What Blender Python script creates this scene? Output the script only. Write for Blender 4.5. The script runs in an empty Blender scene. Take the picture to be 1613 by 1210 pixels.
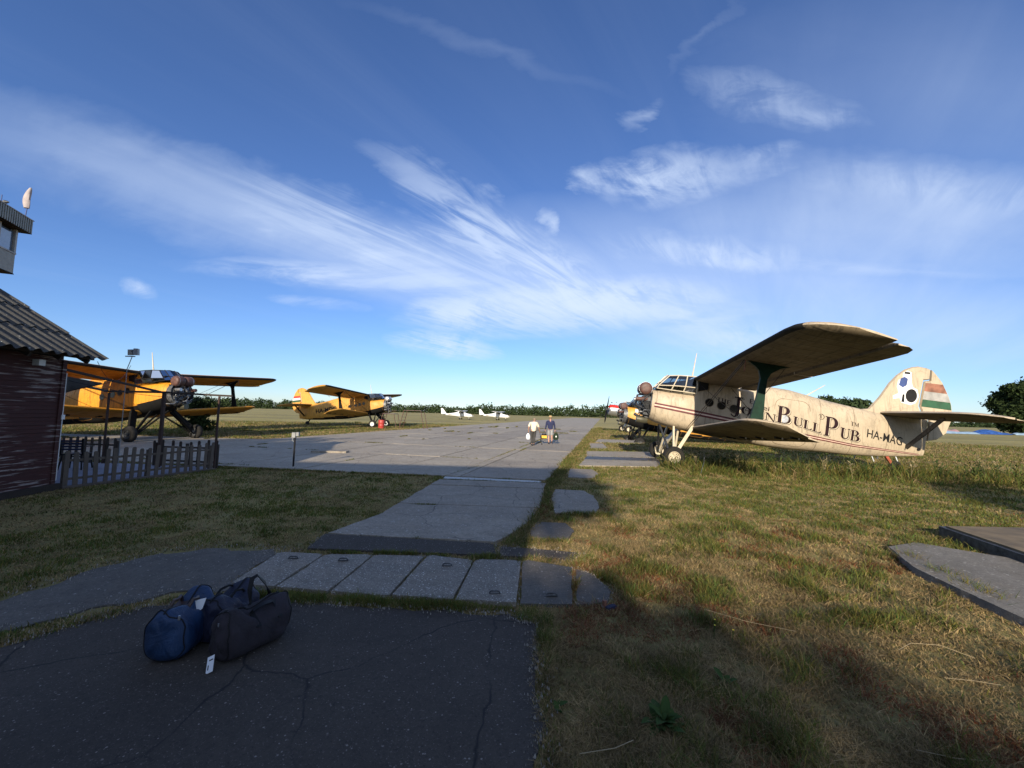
import bpy, bmesh, math, random
import numpy as np
from mathutils import Vector, Matrix, Euler
from mathutils.geometry import tessellate_polygon
random.seed(7); np.random.seed(7)
rad = math.radians
S = bpy.context.scene
C = S.collection

# ---------------------------------------------------------------- camera
CAM_H, CAM_P, CAM_R = 1.885, rad(4.13), rad(1.51)
cd = bpy.data.cameras.new('camera'); cam = bpy.data.objects.new('camera', cd); C.objects.link(cam)
cd.sensor_width = 36.0; cd.lens = 640.8 / 1613 * 36.0; cd.clip_start = 0.05; cd.clip_end = 6000
cp, sp = math.cos(CAM_P), math.sin(CAM_P); cr, sr = math.cos(CAM_R), math.sin(CAM_R)
def rx(v): return Vector((v[0], cp * v[1] - sp * v[2], sp * v[1] + cp * v[2]))
right = rx((cr, 0, sr)); up = rx((-sr, 0, cr)); fwd = rx((0, 1, 0))
m = Matrix.Identity(4)
for i in range(3):
    m[i][0] = right[i]; m[i][1] = up[i]; m[i][2] = -fwd[i]
m[0][3], m[1][3], m[2][3] = 0, 0, CAM_H
cam.matrix_world = m
S.camera = cam

# ---------------------------------------------------------------- light
SUN_EL = rad(18.5)
sun_travel = Vector((0.17, 0.985, 0)).normalized()
sd = Vector((sun_travel.x * math.cos(SUN_EL), sun_travel.y * math.cos(SUN_EL), -math.sin(SUN_EL)))
ld = bpy.data.lights.new('sun', 'SUN'); sun = bpy.data.objects.new('sun', ld); C.objects.link(sun)
ld.energy = 5.0; ld.angle = rad(0.55); ld.color = (1.0, 0.87, 0.68)
sun.rotation_euler = sd.to_track_quat('-Z', 'Y').to_euler()
sun.location = (-20, -60, 40)
S.view_settings.view_transform = 'Standard'; S.view_settings.look = 'None'
S.view_settings.exposure = 0.48; S.view_settings.gamma = 1.0
S.view_settings.use_curve_mapping = False

world = bpy.data.worlds.new('World'); S.world = world; world.use_nodes = True
def px_dir(u, v):
    uu = (u - 806.5) / 640.8; vv = -(v - 605) / 640.8
    return rx((cr * uu - sr * vv, 1.0, sr * uu + cr * vv))
def build_world():
    nt = world.node_tree; N = nt.nodes; L = nt.links; N.clear()
    out = N.new('ShaderNodeOutputWorld'); bg = N.new('ShaderNodeBackground')
    sky = N.new('ShaderNodeTexSky'); sky.sky_type = 'NISHITA'; sky.sun_disc = False
    sky.sun_elevation = SUN_EL
    # azimuth of the sun, clockwise from +Y in Blender's sky
    to_sun = -sun_travel
    sky.sun_rotation = math.atan2(to_sun.x, to_sun.y)
    sky.air_density = 1.0; sky.dust_density = 0.1; sky.ozone_density = 3.0; sky.altitude = 100
    tc = N.new('ShaderNodeTexCoord'); sep = N.new('ShaderNodeSeparateXYZ'); L.new(tc.outputs['Generated'], sep.inputs[0])
    def mth(op, a, b=None, c=None, clamp=False):
        n = N.new('ShaderNodeMath'); n.operation = op; n.use_clamp = clamp
        for i, q in enumerate((a, b, c)):
            if q is None: continue
            if isinstance(q, (int, float)): n.inputs[i].default_value = q
            else: L.new(q, n.inputs[i])
        return n.outputs[0]
    X, Y, Z = sep.outputs
    a = mth('DIVIDE', X, Y); b = mth('DIVIDE', Z, Y)
    # cloud layer coordinates: the direction carried to a flat layer overhead
    zc = mth('MAXIMUM', Z, 0.015)
    zc = mth('ADD', zc, 0.03)
    pxx = mth('DIVIDE', X, zc); pyy = mth('DIVIDE', Y, zc)
    comb = N.new('ShaderNodeCombineXYZ'); L.new(pxx, comb.inputs[0]); L.new(pyy, comb.inputs[1])
    rot = N.new('ShaderNodeVectorRotate'); rot.rotation_type = 'Z_AXIS'; L.new(comb.outputs[0], rot.inputs['Vector'])
    rot.inputs['Angle'].default_value = math.atan2(px_dir(1290, 673).x, px_dir(1290, 673).y)  # streak direction onto +Y
    def noise(vec, sc, scale, det=4, rough=0.55, dist=0.0):
        mp = N.new('ShaderNodeMapping'); mp.inputs['Scale'].default_value = sc; L.new(vec, mp.inputs[0])
        n = N.new('ShaderNodeTexNoise'); n.inputs['Scale'].default_value = scale; n.inputs['Detail'].default_value = det
        n.inputs['Roughness'].default_value = rough; n.inputs['Distortion'].default_value = dist
        L.new(mp.outputs[0], n.inputs['Vector']); return n
    def ramp(x, lo, hi, o0=0.0, o1=1.0):
        n = N.new('ShaderNodeMapRange'); n.interpolation_type = 'SMOOTHSTEP'
        n.inputs[1].default_value = lo; n.inputs[2].default_value = hi; n.inputs[3].default_value = o0; n.inputs[4].default_value = o1
        L.new(x, n.inputs[0]); return n.outputs[0]
    n_streak = noise(rot.outputs[0], (2.2, 0.28, 1), 1.0, 6, 0.6, 0.7)
    n_fine = noise(rot.outputs[0], (7.0, 1.1, 1), 1.0, 6, 0.62, 1.2)
    g0 = N.new('ShaderNodeCombineXYZ'); L.new(a, g0.inputs[0]); L.new(b, g0.inputs[1])
    n_bill = noise(g0.outputs[0], (5.5, 12.0, 1), 1.0, 9, 0.64, 0.9)
    n_low = noise(g0.outputs[0], (3.0, 16.0, 1), 1.0, 8, 0.62, 1.0)
    g = N.new('ShaderNodeCombineXYZ'); L.new(a, g.inputs[0]); L.new(b, g.inputs[1])
    # ragged edges: shift the layout by noise
    nd = noise(g.outputs[0], (1, 1.8, 1), 5.0, 6, 0.6, 0.3)
    sub = N.new('ShaderNodeVectorMath'); sub.operation = 'SUBTRACT'; L.new(nd.outputs['Color'], sub.inputs[0]); sub.inputs[1].default_value = (0.5, 0.5, 0.5)
    scl = N.new('ShaderNodeVectorMath'); scl.operation = 'MULTIPLY'; L.new(sub.outputs[0], scl.inputs[0]); scl.inputs[1].default_value = (0.22, 0.10, 0)
    gv = N.new('ShaderNodeVectorMath'); gv.operation = 'ADD'; L.new(g.outputs[0], gv.inputs[0]); L.new(scl.outputs[0], gv.inputs[1])
    scl2 = N.new('ShaderNodeVectorMath'); scl2.operation = 'MULTIPLY'; L.new(sub.outputs[0], scl2.inputs[0]); scl2.inputs[1].default_value = (0.14, 0.035, 0)
    gv2 = N.new('ShaderNodeVectorMath'); gv2.operation = 'ADD'; L.new(g.outputs[0], gv2.inputs[0]); L.new(scl2.outputs[0], gv2.inputs[1])
    def blob(u, v, l, w, ang, it):
        d = px_dir(u, v); d2 = px_dir(u + 100 * math.cos(rad(ang)), v + 100 * math.sin(rad(ang)))
        A = Vector((d.x / d.y, d.z / d.y)); B = Vector((d2.x / d2.y, d2.z / d2.y)) - A
        mp = N.new('ShaderNodeMapping'); mp.vector_type = 'TEXTURE'
        mp.inputs['Location'].default_value = (A.x, A.y, 0); mp.inputs['Rotation'].default_value = (0, 0, math.atan2(B.y, B.x))
        mp.inputs['Scale'].default_value = (l / 640.8, w / 640.8, 1); L.new((gv2 if v > 400 else gv).outputs[0], mp.inputs[0])
        gr = N.new('ShaderNodeTexGradient'); gr.gradient_type = 'SPHERICAL'; L.new(mp.outputs[0], gr.inputs[0])
        return mth('MULTIPLY', gr.outputs['Fac'], it)
    def total(bl):
        t = None
        for q in bl:
            o = blob(*q); t = o if t is None else mth('ADD', t, o)
        return t
    soft = total([(120, 245, 460, 95, 17, .36), (420, 350, 440, 90, 21, .50), (700, 430, 440, 85, 15, .55), (1450, 340, 460, 110, 5, .95),
                  (1250, 440, 600, 130, 8, .80), (900, 450, 380, 85, 12, .50), (1500, 140, 480, 260, 0, .26), (1450, 520, 500, 90, 3, .40),
                  (760, 75, 290, 22, 19, .11), (1110, 55, 130, 14, -44, .09), (780, 612, 330, 20, 2, .45), (1130, 560, 260, 60, 0, .35)])
    low = total([(500, 432, 250, 24, 4, 1.0), (500, 476, 90, 12, 7, .7), (218, 453, 38, 18, 20, .8), (1130, 530, 130, 34, 8, .55), (1080, 495, 150, 30, 0, .6), (780, 462, 200, 34, 8, .8), (560, 385, 240, 26, 14, .5), (1290, 420, 330, 14, 3, .35)])
    streak = total([(560, 345, 280, 45, 17, .7), (745, 345, 230, 55, 35, 1.0), (850, 425, 220, 60, 24, .9), (1120, 395, 190, 35, 6, .8), (620, 400, 300, 40, 18, .5), (1480, 300, 260, 45, 6, .5),
                    (1180, 540, 150, 40, 5, .55)])
    bill = total([(890, 483, 290, 50, -5, 2.0), (720, 493, 90, 30, 4, 1.3), (698, 545, 105, 24, 7, 1.9), (1060, 275, 150, 60, -8, 1.2),
                  (1005, 280, 62, 34, -8, 1.1), (925, 290, 36, 20, 0, 1.0), (860, 350, 16, 30, 0, 1.0), (1005, 180, 50, 20, -35, .42),
                  (1215, 155, 160, 50, 14, .55), (1300, 190, 80, 20, 12, .35), (1215, 250, 62, 28, -12, .6), (1000, 470, 170, 35, 4, .7), (1120, 400, 120, 26, 8, .6)])
    s1 = mth('MULTIPLY', soft, ramp(n_streak.outputs['Fac'], 0.25, 0.75, 0.62, 1.1))
    s2 = mth('MULTIPLY', mth('MULTIPLY', streak, ramp(n_fine.outputs['Fac'], 0.36, 0.66, 0.05, 1.1)), 1.0)
    s3 = mth('MULTIPLY', bill, ramp(mth('ADD', mth('MULTIPLY', n_bill.outputs['Fac'], .6), mth('MULTIPLY', n_fine.outputs['Fac'], .4)), 0.36, 0.60, 0.12, 1.05))
    s4 = mth('MULTIPLY', low, ramp(n_low.outputs['Fac'], 0.38, 0.64, 0.15, 1.3))
    tot = mth('ADD', mth('ADD', s1, s2), mth('ADD', s3, s4))
    dens = mth('SUBTRACT', 1.0, mth('POWER', 2.718, mth('MULTIPLY', tot, -0.82)), clamp=True)
    # thin veil over the rest of the sky, behind the camera too
    veil = ramp(n_streak.outputs['Fac'], 0.45, 0.9, 0.0, 0.05)
    # unseen cirrus added behind the camera to whiten the light in shade
    rear = mth('MULTIPLY', ramp(Y, 0.05, -0.35), ramp(n_streak.outputs['Fac'], 0.25, 0.75, 0.25, 0.75))
    dens = mth('MAXIMUM', mth('MAXIMUM', dens, veil), rear)
    dens = mth('MULTIPLY', dens, ramp(Z, -0.01, 0.03))
    tint = N.new('ShaderNodeMix'); tint.data_type = 'RGBA'; tint.blend_type = 'MULTIPLY'; tint.inputs[0].default_value = 1.0
    L.new(sky.outputs[0], tint.inputs[6]); tint.inputs[7].default_value = SKY_TINT
    mix = N.new('ShaderNodeMix'); mix.data_type = 'RGBA'; L.new(dens, mix.inputs[0]); L.new(tint.outputs[2], mix.inputs[6])
    mix.inputs[7].default_value = CLOUD_COL
    L.new(mix.outputs[2], bg.inputs[0]); bg.inputs[1].default_value = SKY_STR
    L.new(bg.outputs[0], out.inputs[0])
SKY_STR = 0.086
SKY_TINT = (0.84, 1.00, 1.38, 1)
CLOUD_COL = (6.2, 7.3, 9.2, 1)
build_world()

# ---------------------------------------------------------------- materials
MATS = {}
def lin(*c): return tuple(((x / 255) / 12.92 if x / 255 <= .04045 else ((x / 255 + .055) / 1.055) ** 2.4) for x in c) + (1,)
class NT:
    def __init__(s, name):
        s.m = bpy.data.materials.new(name); s.m.use_nodes = True; s.N = s.m.node_tree.nodes; s.L = s.m.node_tree.links
        s.b = s.N['Principled BSDF']; s.tc = s.N.new('ShaderNodeTexCoord')
    def set(s, inp, v):
        i = s.b.inputs[inp]
        if hasattr(v, 'is_linked') or hasattr(v, 'links'): s.L.new(v, i)
        else: i.default_value = v
    def noise(s, scale=5, det=4, rough=.55, sc=(1, 1, 1), dist=0, coord='Object'):
        mp = s.N.new('ShaderNodeMapping'); mp.inputs['Scale'].default_value = sc; s.L.new(s.tc.outputs[coord], mp.inputs[0])
        n = s.N.new('ShaderNodeTexNoise'); n.inputs['Scale'].default_value = scale; n.inputs['Detail'].default_value = det
        n.inputs['Roughness'].default_value = rough; n.inputs['Distortion'].default_value = dist
        s.L.new(mp.outputs[0], n.inputs['Vector']); return n.outputs['Fac']
    def vor(s, scale=5, feat='F1', sc=(1, 1, 1), out='Distance', coord='Object', warp=0):
        mp = s.N.new('ShaderNodeMapping'); mp.inputs['Scale'].default_value = sc; s.L.new(s.tc.outputs[coord], mp.inputs[0])
        src = mp.outputs[0]
        if warp:
            nn = s.N.new('ShaderNodeTexNoise'); nn.inputs['Scale'].default_value = scale * 2; nn.inputs['Detail'].default_value = 5; s.L.new(src, nn.inputs['Vector'])
            sm = s.N.new('ShaderNodeVectorMath'); sm.operation = 'SCALE'; sm.inputs[3].default_value = warp; s.L.new(nn.outputs['Color'], sm.inputs[0])
            ad = s.N.new('ShaderNodeVectorMath'); s.L.new(src, ad.inputs[0]); s.L.new(sm.outputs[0], ad.inputs[1]); src = ad.outputs[0]
        n = s.N.new('ShaderNodeTexVoronoi'); n.feature = feat; n.inputs['Scale'].default_value = scale
        s.L.new(src, n.inputs['Vector']); return n.outputs[out]
    def rmp(s, x, lo, hi, o0=0., o1=1.):
        n = s.N.new('ShaderNodeMapRange'); n.inputs[1].default_value = lo; n.inputs[2].default_value = hi
        n.inputs[3].default_value = o0; n.inputs[4].default_value = o1; s.L.new(x, n.inputs[0]); return n.outputs[0]
    def mix(s, f, a, b, mode='MIX'):
        n = s.N.new('ShaderNodeMix'); n.data_type = 'RGBA'; n.blend_type = mode
        if isinstance(f, (int, float)): n.inputs[0].default_value = f
        else: s.L.new(f, n.inputs[0])
        for k, q in ((6, a), (7, b)):
            if isinstance(q, tuple): n.inputs[k].default_value = q if len(q) == 4 else q + (1,)
            else: s.L.new(q, n.inputs[k])
        return n.outputs[2]
    def mul(s, a, b, op='MULTIPLY'):
        n = s.N.new('ShaderNodeMath'); n.operation = op
        for k, q in ((0, a), (1, b)):
            if isinstance(q, (int, float)): n.inputs[k].default_value = q
            else: s.L.new(q, n.inputs[k])
        return n.outputs[0]
    def bump(s, h, strength=.3, dist=.02):
        n = s.N.new('ShaderNodeBump'); n.inputs['Strength'].default_value = strength; n.inputs['Distance'].default_value = dist
        s.L.new(h, n.inputs['Height']); s.L.new(n.outputs[0], s.b.inputs['Normal'])
def simple(name, col, rough=.6, metal=0., vary=.25, vs=6., bump=.0, bs=60.):
    t = NT(name); c = col + (1,) if len(col) == 3 else col
    n = t.noise(vs, 5)
    lo = tuple(x * (1 - vary) for x in c[:3]) + (1,); hi = tuple(min(1, x * (1 + vary)) for x in c[:3]) + (1,)
    t.set('Base Color', t.mix(t.rmp(n, .3, .7), lo, hi)); t.set('Roughness', rough); t.set('Metallic', metal)
    if max(col[:3]) < .04: t.b.inputs['Specular IOR Level'].default_value = .15
    if bump: t.bump(t.noise(bs, 4), bump, .01)
    MATS[name] = t.m; return t.m
def paint(name, col, dirt=(.075, .062, .045), amount=.5, rough=.5, streak=(4, 4, .6), seed=0, ribs=False):
    """weathered aircraft paint: blotches, vertical run marks, crazed cracks"""
    t = NT(name); base = col + (1,)
    n1 = t.noise(1.6, 6, .6); n2 = t.noise(2.2, 7, .7, streak, .7); n3 = t.noise(14, 4)
    c = t.mix(t.rmp(n1, .35, .7), base, tuple(x * .82 for x in col) + (1,))
    c = t.mix(t.rmp(n2, .50, .70, 0, amount), c, dirt + (1,))
    cr_ = t.vor(1.5, 'DISTANCE_TO_EDGE', warp=.5)
    c = t.mix(t.mul(t.rmp(cr_, 0, .016, .7 * amount, 0), t.rmp(t.noise(1.1), .40, .55)), c, tuple(x * .25 for x in col) + (1,))
    c = t.mix(t.rmp(n3, .4, .75, 0, .12 * amount * 2), c, tuple(x * .5 for x in col) + (1,))
    h = t.noise(2.2, 5, .6)
    if ribs:
        w = t.N.new('ShaderNodeTexWave'); w.bands_direction = 'Y'; w.inputs['Scale'].default_value = .9; w.inputs['Distortion'].default_value = .15; t.L.new(t.tc.outputs['Object'], w.inputs[0])
        rb = t.rmp(w.outputs['Fac'], .88, 1.0); c = t.mix(t.mul(rb, .45), c, tuple(x * .45 for x in col) + (1,)); h = t.mul(h, rb, 'ADD')
    t.set('Base Color', c); t.set('Roughness', t.rmp(n1, .3, .7, rough - .1, rough + .2))
    t.bump(h, .25, .03)
    MATS[name] = t.m; return t.m
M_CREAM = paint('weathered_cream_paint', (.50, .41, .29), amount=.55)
M_CREAM_UNDER = paint('dirty_cream_fabric', (.15, .115, .068), (.03, .025, .016), 1.0, .8, (6, .7, 1), ribs=True)  # base darkened for the shade under the wings, with dirt over it
M_CREAM_CLEAN = simple('cream_metal', (.56, .49, .36), .5, vary=.12)
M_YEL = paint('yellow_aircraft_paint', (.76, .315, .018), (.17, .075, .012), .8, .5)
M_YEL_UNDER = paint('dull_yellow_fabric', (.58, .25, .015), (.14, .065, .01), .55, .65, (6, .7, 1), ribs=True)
M_YEL2 = paint('pale_yellow_aircraft_paint', (.68, .33, .05), (.17, .09, .025), .7, .5)
M_BLACK = simple('black_belly_paint', (.008, .008, .008), .85)
M_BOOT = simple('black_leading_edge', (.018, .018, .017), .7)
M_DGREEN = simple('dark_green_strut_paint', (.005, .026, .016), .45, vary=.35)
M_RUBBER = simple('tyre_rubber', (.022, .021, .02), .85, bump=.4, bs=30)
M_STEEL = simple('grey_steel', (.25, .26, .27), .45, .6, bump=.2)
M_DSTEEL = simple('dark_engine_metal', (.06, .063, .068), .5, .5, vary=.6, vs=14, bump=.4)
M_ALU = simple('bare_aluminium', (.5, .51, .53), .35, .8, vary=.3, vs=12)
M_RUST = simple('brown_oil_tank', (.095, .045, .035), .55, vary=.4, vs=9)
M_PIPE = simple('olive_exhaust_pipe', (.09, .085, .055), .5, .3, vary=.4)
M_LETTER = simple('faded_dark_maroon_lettering', (.020, .008, .010), .6, vary=.4, vs=4)
M_RED = simple('dark_red_stripe', (.10, .012, .014), .6, vary=.4)
M_PINK = simple('pale_pink_stripe', (.62, .45, .36), .6)
M_WHITE = simple('white_paint', (.72, .72, .71), .5, vary=.08)
M_FRED = simple('faded_red_flag_paint', (.24, .10, .06), .7, vary=.4, vs=5)
M_FWHITE = simple('faded_white_flag_paint', (.30, .295, .28), .7, vary=.3, vs=5)
M_FGREEN = simple('dark_green_flag_paint', (.012, .07, .03), .6, vary=.3)
M_BRED = simple('bright_red_flag_paint', (.55, .03, .02), .5)
M_NAVY = simple('navy_cloth', (.012, .018, .05), .9, vary=.3, bump=.3)
M_BLUEP = simple('blue_decal', (.03, .06, .20), .6)
M_BLK = simple('black_paint', (.014, .014, .015), .5)
M_DARKIN = simple('dark_interior', (.02, .02, .02), .9)
def glass(name, col=(.5, .55, .6), a=.35):
    t = NT(name); N = t.N; L = t.L; N.remove(t.b)
    tr = N.new('ShaderNodeBsdfTransparent'); tr.inputs[0].default_value = col + (1,)
    gl = N.new('ShaderNodeBsdfGlossy'); gl.inputs['Roughness'].default_value = .06; gl.inputs['Color'].default_value = (.9, .9, .9, 1)
    fr = N.new('ShaderNodeFresnel'); fr.inputs[0].default_value = 1.45
    ad = N.new('ShaderNodeMath'); ad.operation = 'MULTIPLY_ADD'; L.new(fr.outputs[0], ad.inputs[0]); ad.inputs[1].default_value = 1.3; ad.inputs[2].default_value = a * .25; ad.use_clamp = True
    mx = N.new('ShaderNodeMixShader'); L.new(ad.outputs[0], mx.inputs[0]); L.new(tr.outputs[0], mx.inputs[1]); L.new(gl.outputs[0], mx.inputs[2])
    L.new(mx.outputs[0], N['Material Output'].inputs[0]); MATS[name] = t.m; return t.m
M_GLASS = glass('cockpit_glass', (.55, .6, .63))
M_WINDOW = simple('tower_window_glass', (.16, .22, .30), .08, .5, vary=.1)
def mat_wood(name, c1, c2, peel=None):
    t = NT(name); n = t.noise(3, 6, .65, (1, 1, 1), .5); g = t.noise(4, 6, .7, (1.2, 1.2, 14) if peel else (14, 14, 1.0))
    c = t.mix(t.rmp(g, .3, .7), c1 + (1,), c2 + (1,))
    if peel:
        p = t.noise(2.1, 5, .62, (.6, .55, 11), .1)
        c = t.mix(t.mul(t.rmp(p, .55, .58), t.rmp(t.noise(.85, 3), .40, .52)), c, peel + (1,))
    c = t.mix(t.rmp(n, .4, .8, 0, .5), c, tuple(x * .4 for x in c1) + (1,))
    t.set('Base Color', c); t.set('Roughness', .85); t.bump(g, .5, .01); MATS[name] = t.m; return t.m
M_SHED = mat_wood('peeling_red_board', (.075, .02, .016), (.04, .013, .011), (.34, .28, .25))
M_PICKET = mat_wood('weathered_grey_wood', (.145, .115, .09), (.085, .068, .055))
M_DWOOD = mat_wood('dark_stained_wood', (.025, .018, .014), (.045, .03, .02))
M_BWOOD = mat_wood('rust_brown_post', (.06, .03, .02), (.035, .02, .015))
def mat_conc(name, base, spec=.0, spec_col=(.5, .5, .48), sscale=60, dark=.5, rough=.85, crack=.0, brown=.25):
    t = NT(name); n1 = t.noise(.55, 6, .6, coord='Object'); n2 = t.noise(5, 6, .65); n3 = t.noise(70, 3, .7)
    c = t.mix(t.rmp(n1, .3, .7), tuple(x * (1 - dark * .5) for x in base) + (1,), tuple(x * 1.15 for x in base) + (1,))
    c = t.mix(t.rmp(n2, .45, .75, 0, .55), c, tuple(x * (1 - dark) for x in base) + (1,))
    c = t.mix(t.rmp(n3, .3, .7, 0, .5), c, tuple(x * .55 for x in base) + (1,))
    c = t.mix(t.rmp(t.noise(1.7, 5), .5, .8, 0, brown), c, (base[0] * .9, base[1] * .72, base[2] * .5, 1))
    c = t.mix(t.rmp(t.noise(22, 6, .75), .46, .66, 0, .55), c, tuple(x * .45 for x in base) + (1,))
    c = t.mix(t.rmp(t.noise(.9, 6, .7, (1, 3, 1), 1.0), .50, .62, 0, dark * .55), c, tuple(x * .5 for x in base) + (1,))
    if spec:
        gr = t.noise(sscale * 1.0, 3, .9); msk2 = t.rmp(t.noise(2.3, 5, .7), .35, .65, .35, 1)
        c = t.mix(t.mul(t.rmp(gr, .60 - spec * .12, .68 - spec * .1, 0, .85), msk2), c, spec_col + (1,))
        gd = t.noise(sscale * .8, 3, .9, (1.1, .93, 1)); c = t.mix(t.rmp(gd, .56, .66, 0, .75), c, tuple(x * .3 for x in base) + (1,))
        v = t.vor(sscale * 1.5, out='Color'); sx = t.N.new('ShaderNodeSeparateColor'); t.L.new(v, sx.inputs[0]); dd = t.vor(sscale * 1.5)
        f = t.mul(t.rmp(sx.outputs[0], .96 - spec * .35, .98 - spec * .35), t.rmp(t.mul(dd, sx.outputs[1], 'ADD'), .55, .75, 1, 0)); c = t.mix(f, c, spec_col + (1,))
    if crack:
        e = t.vor(.75, 'DISTANCE_TO_EDGE', warp=.35); msk = t.rmp(t.noise(.7), .38, .52)
        cf = t.mul(t.rmp(e, 0, .0085, crack, 0), msk); c = t.mix(cf, c, (.008, .008, .008, 1))
        e2 = t.vor(2.6, 'DISTANCE_TO_EDGE', warp=.3); cf2 = t.mul(t.rmp(e2, 0, .012, crack, 0), t.rmp(t.noise(.9, 3), .56, .66)); c = t.mix(cf2, c, (.01, .01, .01, 1))
    t.set('Base Color', c); t.set('Roughness', rough)
    t.bump(t.mul(t.noise(120, 3, .7), t.rmp(n2, 0, 1, .5, 1.5)), .55, .01); MATS[name] = t.m; return t.m
M_APRON = mat_conc('aged_concrete', (.43, .375, .295), .16, (.5, .48, .44), 22, .6, crack=.8)
M_APRON2 = mat_conc('darker_aged_concrete', (.37, .32, .255), .18, (.46, .44, .40), 26, .6, crack=.8)
M_AGG = mat_conc('exposed_aggregate_slab', (.27, .235, .19), .36, (.62, .60, .55), 48, .6)
M_ROUGH = mat_conc('crumbling_concrete', (.15, .132, .11), .06, (.30, .28, .25), 34, .85)
M_ASPH = mat_conc('old_asphalt', (.072, .059, .048), .05, (.24, .215, .19), 60, .5, .95, 1.0, .12)
M_ASPH2 = mat_conc('smooth_asphalt_patch', (.062, .051, .042), .08, (.26, .25, .23), 60, .4, .95, 0, .1)
M_PALE = mat_conc('pale_worn_paint', (.44, .45, .45), .03, (.2, .2, .2), 40, .35, .5)
M_WET = mat_conc('oil_stained_concrete', (.05, .048, .045), .05, (.2, .2, .2), 40, .4, .5)
M_TERR = mat_conc('blue_grey_paving', (.26, .27, .33), 0, dark=.3)
def mat_ground():
    t = NT('dry_grass_ground')
    n1 = t.noise(.10, 6, .6, (1, 2.2, 1)); n2 = t.noise(.9, 6, .65); n3 = t.noise(9, 6, .7); n4 = t.noise(60, 4, .7)
    far = t.noise(.035, 5, .6, (.35, 3.2, 1))
    straw = (.42, .33, .12, 1); green = (.15, .145, .038, 1); brown = (.14, .095, .045, 1); pale = (.54, .45, .13, 1)
    c = t.mix(t.rmp(n1, .38, .62), straw, green); c = t.mix(t.rmp(n2, .45, .7, 0, .6), c, (.085, .095, .03, 1))
    c = t.mix(t.rmp(far, .38, .66, 0, .6), c, pale)
    c = t.mix(t.rmp(n3, .45, .75, 0, .55), c, brown); c = t.mix(t.rmp(n4, .35, .7, 0, .4), c, (.07, .06, .025, 1))
    t.set('Base Color', c); t.set('Roughness', 1.0); t.bump(t.mul(n3, n4, 'ADD'), .8, .05); MATS['g'] = t.m; return t.m
M_GROUND = mat_ground()
def mat_leaf(name, c1, c2, attr=True, trans=.25):
    t = NT(name); a = t.N.new('ShaderNodeAttribute'); a.attribute_name = 'tint'
    if attr: c = a.outputs['Color']
    else:
        gi = t.N.new('ShaderNodeNewGeometry'); c = t.mix(gi.outputs['Random Per Island'], c1 + (1,), c2 + (1,))
    t.set('Base Color', c); t.set('Roughness', .8); t.b.inputs['Specular IOR Level'].default_value = .15
    if trans:
        tl = t.N.new('ShaderNodeBsdfTranslucent'); mx = t.N.new('ShaderNodeMixShader'); mx.inputs[0].default_value = trans
        t.L.new(c, tl.inputs[0]); t.L.new(t.b.outputs[0], mx.inputs[1]); t.L.new(tl.outputs[0], mx.inputs[2])
        t.L.new(mx.outputs[0], t.N['Material Output'].inputs[0])
    MATS[name] = t.m; return t.m
M_GRASS = mat_leaf('grass_blades', None, None, True, .3)
M_LEAF_FAR = mat_leaf('far_tree_leaves', (.018, .032, .014), (.05, .075, .028), False, .1)
M_LEAF = mat_leaf('tree_leaves', (.012, .022, .008), (.05, .075, .022), False, .2)
M_DOCK = mat_leaf('broad_weed_leaves', (.035, .075, .018), (.075, .12, .032), False, .3)
M_BARK = mat_wood('bark', (.07, .05, .035), (.04, .03, .022))

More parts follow.
